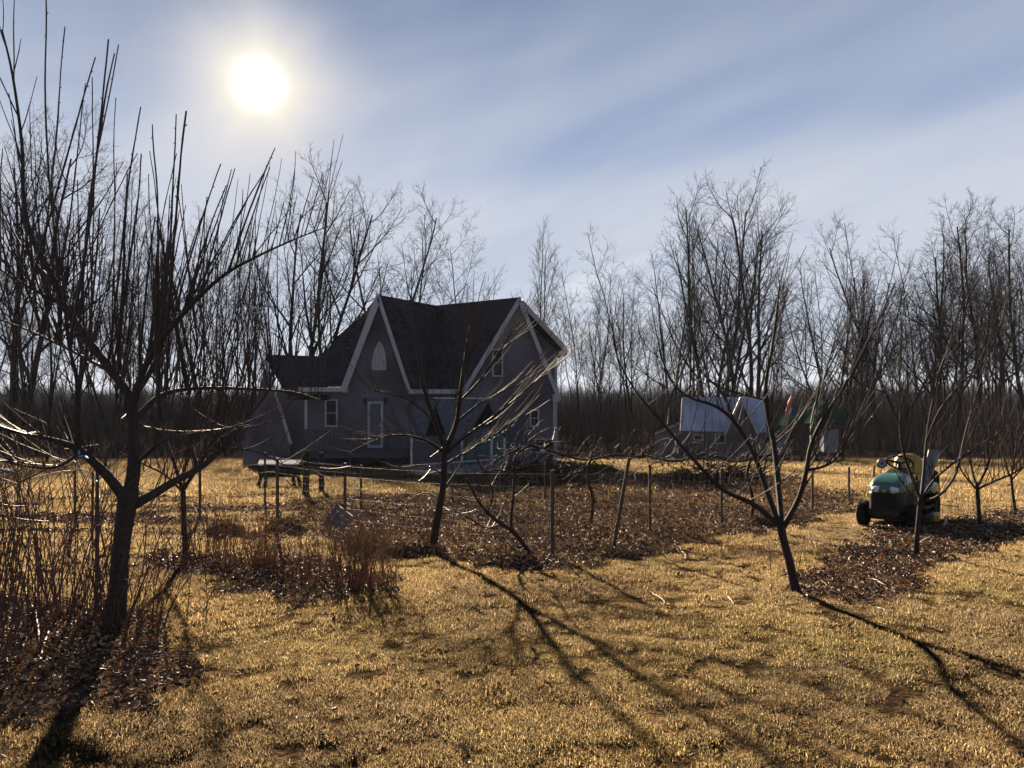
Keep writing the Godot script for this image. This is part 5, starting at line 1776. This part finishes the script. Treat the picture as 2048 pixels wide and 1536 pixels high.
func make_clutter() -> void:
	rng.seed = 33
	# slatted frame leaning on the fence post
	var t := thing("slatted_frame", "slate-blue slatted frame leaning against the left fence post", "frame", G(668, 1052))
	var a := P(650, 1048, 11.9)
	var b := P(676, 1010, 12.1)
	var c := P(706, 1034, 11.7)
	var e := P(680, 1058, 11.6)
	for k in 4:
		var m := Mesher.new()
		m.beam(a.lerp(e, k / 3.0), b.lerp(c, k / 3.0), 0.055, 0.03, Vector3.BACK)
		part(t, "slat", m, M.slate_plastic)
	for f in [0.2, 0.55, 0.9]:
		var m := Mesher.new()
		m.beam(a.lerp(b, f) + Vector3(0, 0, -.03), e.lerp(c, f) + Vector3(0, 0, -.03), 0.06, 0.025, Vector3.BACK)
		part(t, "rail", m, M.slate_plastic)
	# cut sticks
	var n := 0
	for q in [[1738, 1043, 1752, 1062, 5, "pale bent cut stick before the lawn tractor's front wheel"], [1760, 1036, 1784, 1060, 5, "pale cut stick pointing from the lawn tractor towards the lawn"], [1698, 1052, 1746, 1060, 3, "thin pale stick lying left of the lawn tractor"], [1764, 1056, 1802, 1068, 4, "short pale stick nearest the lawn tractor's front"], [1826, 1100, 1858, 1078, 6, "pale stick leaning on the trunk before the lawn tractor"], [1606, 1186, 1648, 1166, 6, "pale stick lying across the foot of the leaning right tree"],
		[1968, 1036, 2012, 1042, 4, "pale stick lying on the bed between the two right-edge trees"], [1886, 1056, 1898, 1036, 9, "thick pale cut branch standing right of the lawn tractor"], [1966, 1058, 1984, 1074, 4, "pale stick lying just before the short straight trunk"], [80, 1290, 70, 1215, 7, "long pale branch in the leaves at the left edge"], [80, 1330, 98, 1268, 8, "curved pale branch in the leaves left of the large tree"], [25, 1325, 0, 1335, 7, "short pale branch end at the left edge"], [272, 1322, 326, 1330, 5, "pale stick on the grass below the large tree"],
		[265, 1132, 350, 1128, 5, "straight reddish stick lying left of the raspberry row"], [408, 1185, 442, 1178, 3, "thin pale stick in the grass before the raspberry row"], [1456, 1196, 1468, 1212, 4, "small pale stick in the grass left of the leaning right tree"], [1304, 1190, 1330, 1212, 3, "thin pale stick in the grass in the middle of the lawn"], [1740, 1160, 1772, 1176, 4, "pale stick on the dark bed right of the leaning right tree"], [1756, 1222, 1768, 1230, 4, "small pale stick at the near edge of the dark bed"], [1362, 1100, 1372, 1120, 4, "pale twig at the lawn edge before the fence"]]:
		var p0 := G(q[0], q[1])
		var p1 := G(q[2], q[3])
		if q[0] == 1886 or q[0] == 1826:
			p1 = P(q[2], q[3], -p0.z)
			if q[0] == 1826:
				p1 = P(q[2], q[3], -p0.z + 0.2)
		var r: float = q[4] * 0.3 * -p0.z / F
		var up := Vector3(0, r * 0.6 + 0.012, 0)
		var l := smooth([p0 + up, p0.lerp(p1, 0.35) + up * 1.6 + Vector3(rnd(-.015, .015), 0, rnd(-.015, .015)), p0.lerp(p1, 0.7) + up * 1.8 + Vector3(rnd(-.02, .02), 0, rnd(-.015, .015)), p1 + up], [r, r * 0.95, r * 0.8, r * 0.6], 4)
		var m := Mesher.new()
		m.tube(l[0], l[1], 7, true)
		lone("cut_stick", m.mesh(M.pale_wood), q[5], "stick", "cut sticks on the ground")
		n += 1
	# mounds of dead leaves and earth
	for q in [[830, 1110, 0.34, 0.14, "low dark leaf mound at the left foot of the middle tree"], [570, 1066, 0.3, 0.2, "small dark leaf mound at the foot of the left fence post"], [1020, 1132, 0.42, 0.13, "dark leaf mound before the gnarled bent tree"], [1235, 1116, 0.25, 0.09, "low leaf mound before the leaning stake"], [1528, 1052, 0.3, 0.14, "dark leaf mound behind the leaning right tree's trunk"], [450, 1068, 0.3, 0.16, "dark leaf mound behind the raspberry row"]]:
		var at := G(q[0], q[1])
		var o := thing("leaf_mound", q[4], "mound", at)
		var m := Mesher.new()
		var rings := []
		for k in 9:
			var f := k / 8.0 * PI / 2
			var r := []
			for s in 20:
				var ang := TAU * s / 20
				var w := 1.0 + 0.25 * noise.get_noise_3d(cos(ang) * 14.0 + q[0], sin(ang) * 14.0, f * 6.0)
				r.append(at + Vector3(cos(ang) * cos(f) * q[2] * w, sin(f) * q[3] * w - 0.02, sin(ang) * cos(f) * q[2] * 0.75 * w))
			rings.append(r)
		m.loft(rings, false)
		part(o, "earth", m, M.soil)
		m = Mesher.new()
		for k in 260:
			var f := asin(rnd(0, 1))
			var ang := rnd(0, TAU)
			var c0: Vector3 = at + Vector3(cos(ang) * cos(f) * q[2], sin(f) * q[3], sin(ang) * cos(f) * q[2] * 0.75) * 1.02
			var x := rdir() * rnd(0.015, 0.035)
			var y := rdir() * rnd(0.03, 0.06)
			m.tri(c0 - x, c0 + x, c0 + y)
		part(o, "dead_leaves", m, M.tan_cane, "", "stuff")
	# a blue sheet lying on the far lawn
	var s := thing("blue_sheet", "blue sheet lying on the far lawn at the left edge", "sheet", GX(-10, 26.0))
	var m := Mesher.new()
	m.loft([[P(-60, 936, 26), P(-60, 944, 26), P(-60, 945, 25.4), P(-60, 938, 25.4)], [P(-15, 934, 26.2), P(-15, 945, 26), P(-15, 946, 25.3), P(-15, 937, 25.3)], [P(22, 938, 26), P(22, 945, 26), P(24, 946, 25.4), P(22, 941, 25.4)]])
	part(s, "cloth", m, M.dial_blue)


func _ready() -> void:
	noise.seed = 11
	noise.frequency = 0.1
	noise.fractal_octaves = 4
	noise2.seed = 23
	noise2.frequency = 0.1
	noise2.fractal_octaves = 3
	var t0 := Time.get_ticks_msec()
	light_and_lens()
	print("sky ", Time.get_ticks_msec() - t0)
	make_materials()
	zone("left", [[-300, 1190], [0, 1185], [160, 1190], [330, 1260], [395, 1330], [330, 1400], [160, 1420], [-300, 1420]])
	zone("strip", [[270, 1120], [420, 1110], [620, 1125], [790, 1160], [800, 1190], [700, 1205], [560, 1200], [420, 1165], [300, 1140]])
	zone("orchard", [[560, 1000], [600, 1075], [760, 1108], [860, 1115], [1000, 1150], [1180, 1142], [1400, 1090], [1560, 1062], [1720, 1020], [1740, 985], [1600, 978], [1300, 978], [900, 985], [640, 995]])
	zone("stripes", [[-200, 1080], [560, 1075], [600, 1000], [560, 985], [-200, 975]])
	zone("far", [[1150, 984], [1640, 984], [1600, 952], [1180, 946]])
	zone("right", [[1590, 1180], [1700, 1228], [1800, 1192], [1900, 1130], [2100, 1065], [2100, 1012], [1900, 1038], [1780, 1056], [1700, 1092], [1640, 1130]])
	rng.seed = 1
	make_ground()
	print("ground ", Time.get_ticks_msec() - t0)
	make_protos()
	make_woods()
	print("woods ", Time.get_ticks_msec() - t0)
	make_house()
	make_shed()
	make_play_tower()
	make_shelter()
	make_hive()
	make_fruit_trees()
	make_fences()
	make_tractor()
	make_vine()
	make_canes()
	make_stalks()
	make_clutter()
	print("things ", Time.get_ticks_msec() - t0)
	rng.seed = 5
	make_grass()
	make_leaves()
	print("grass ", Time.get_ticks_msec() - t0)
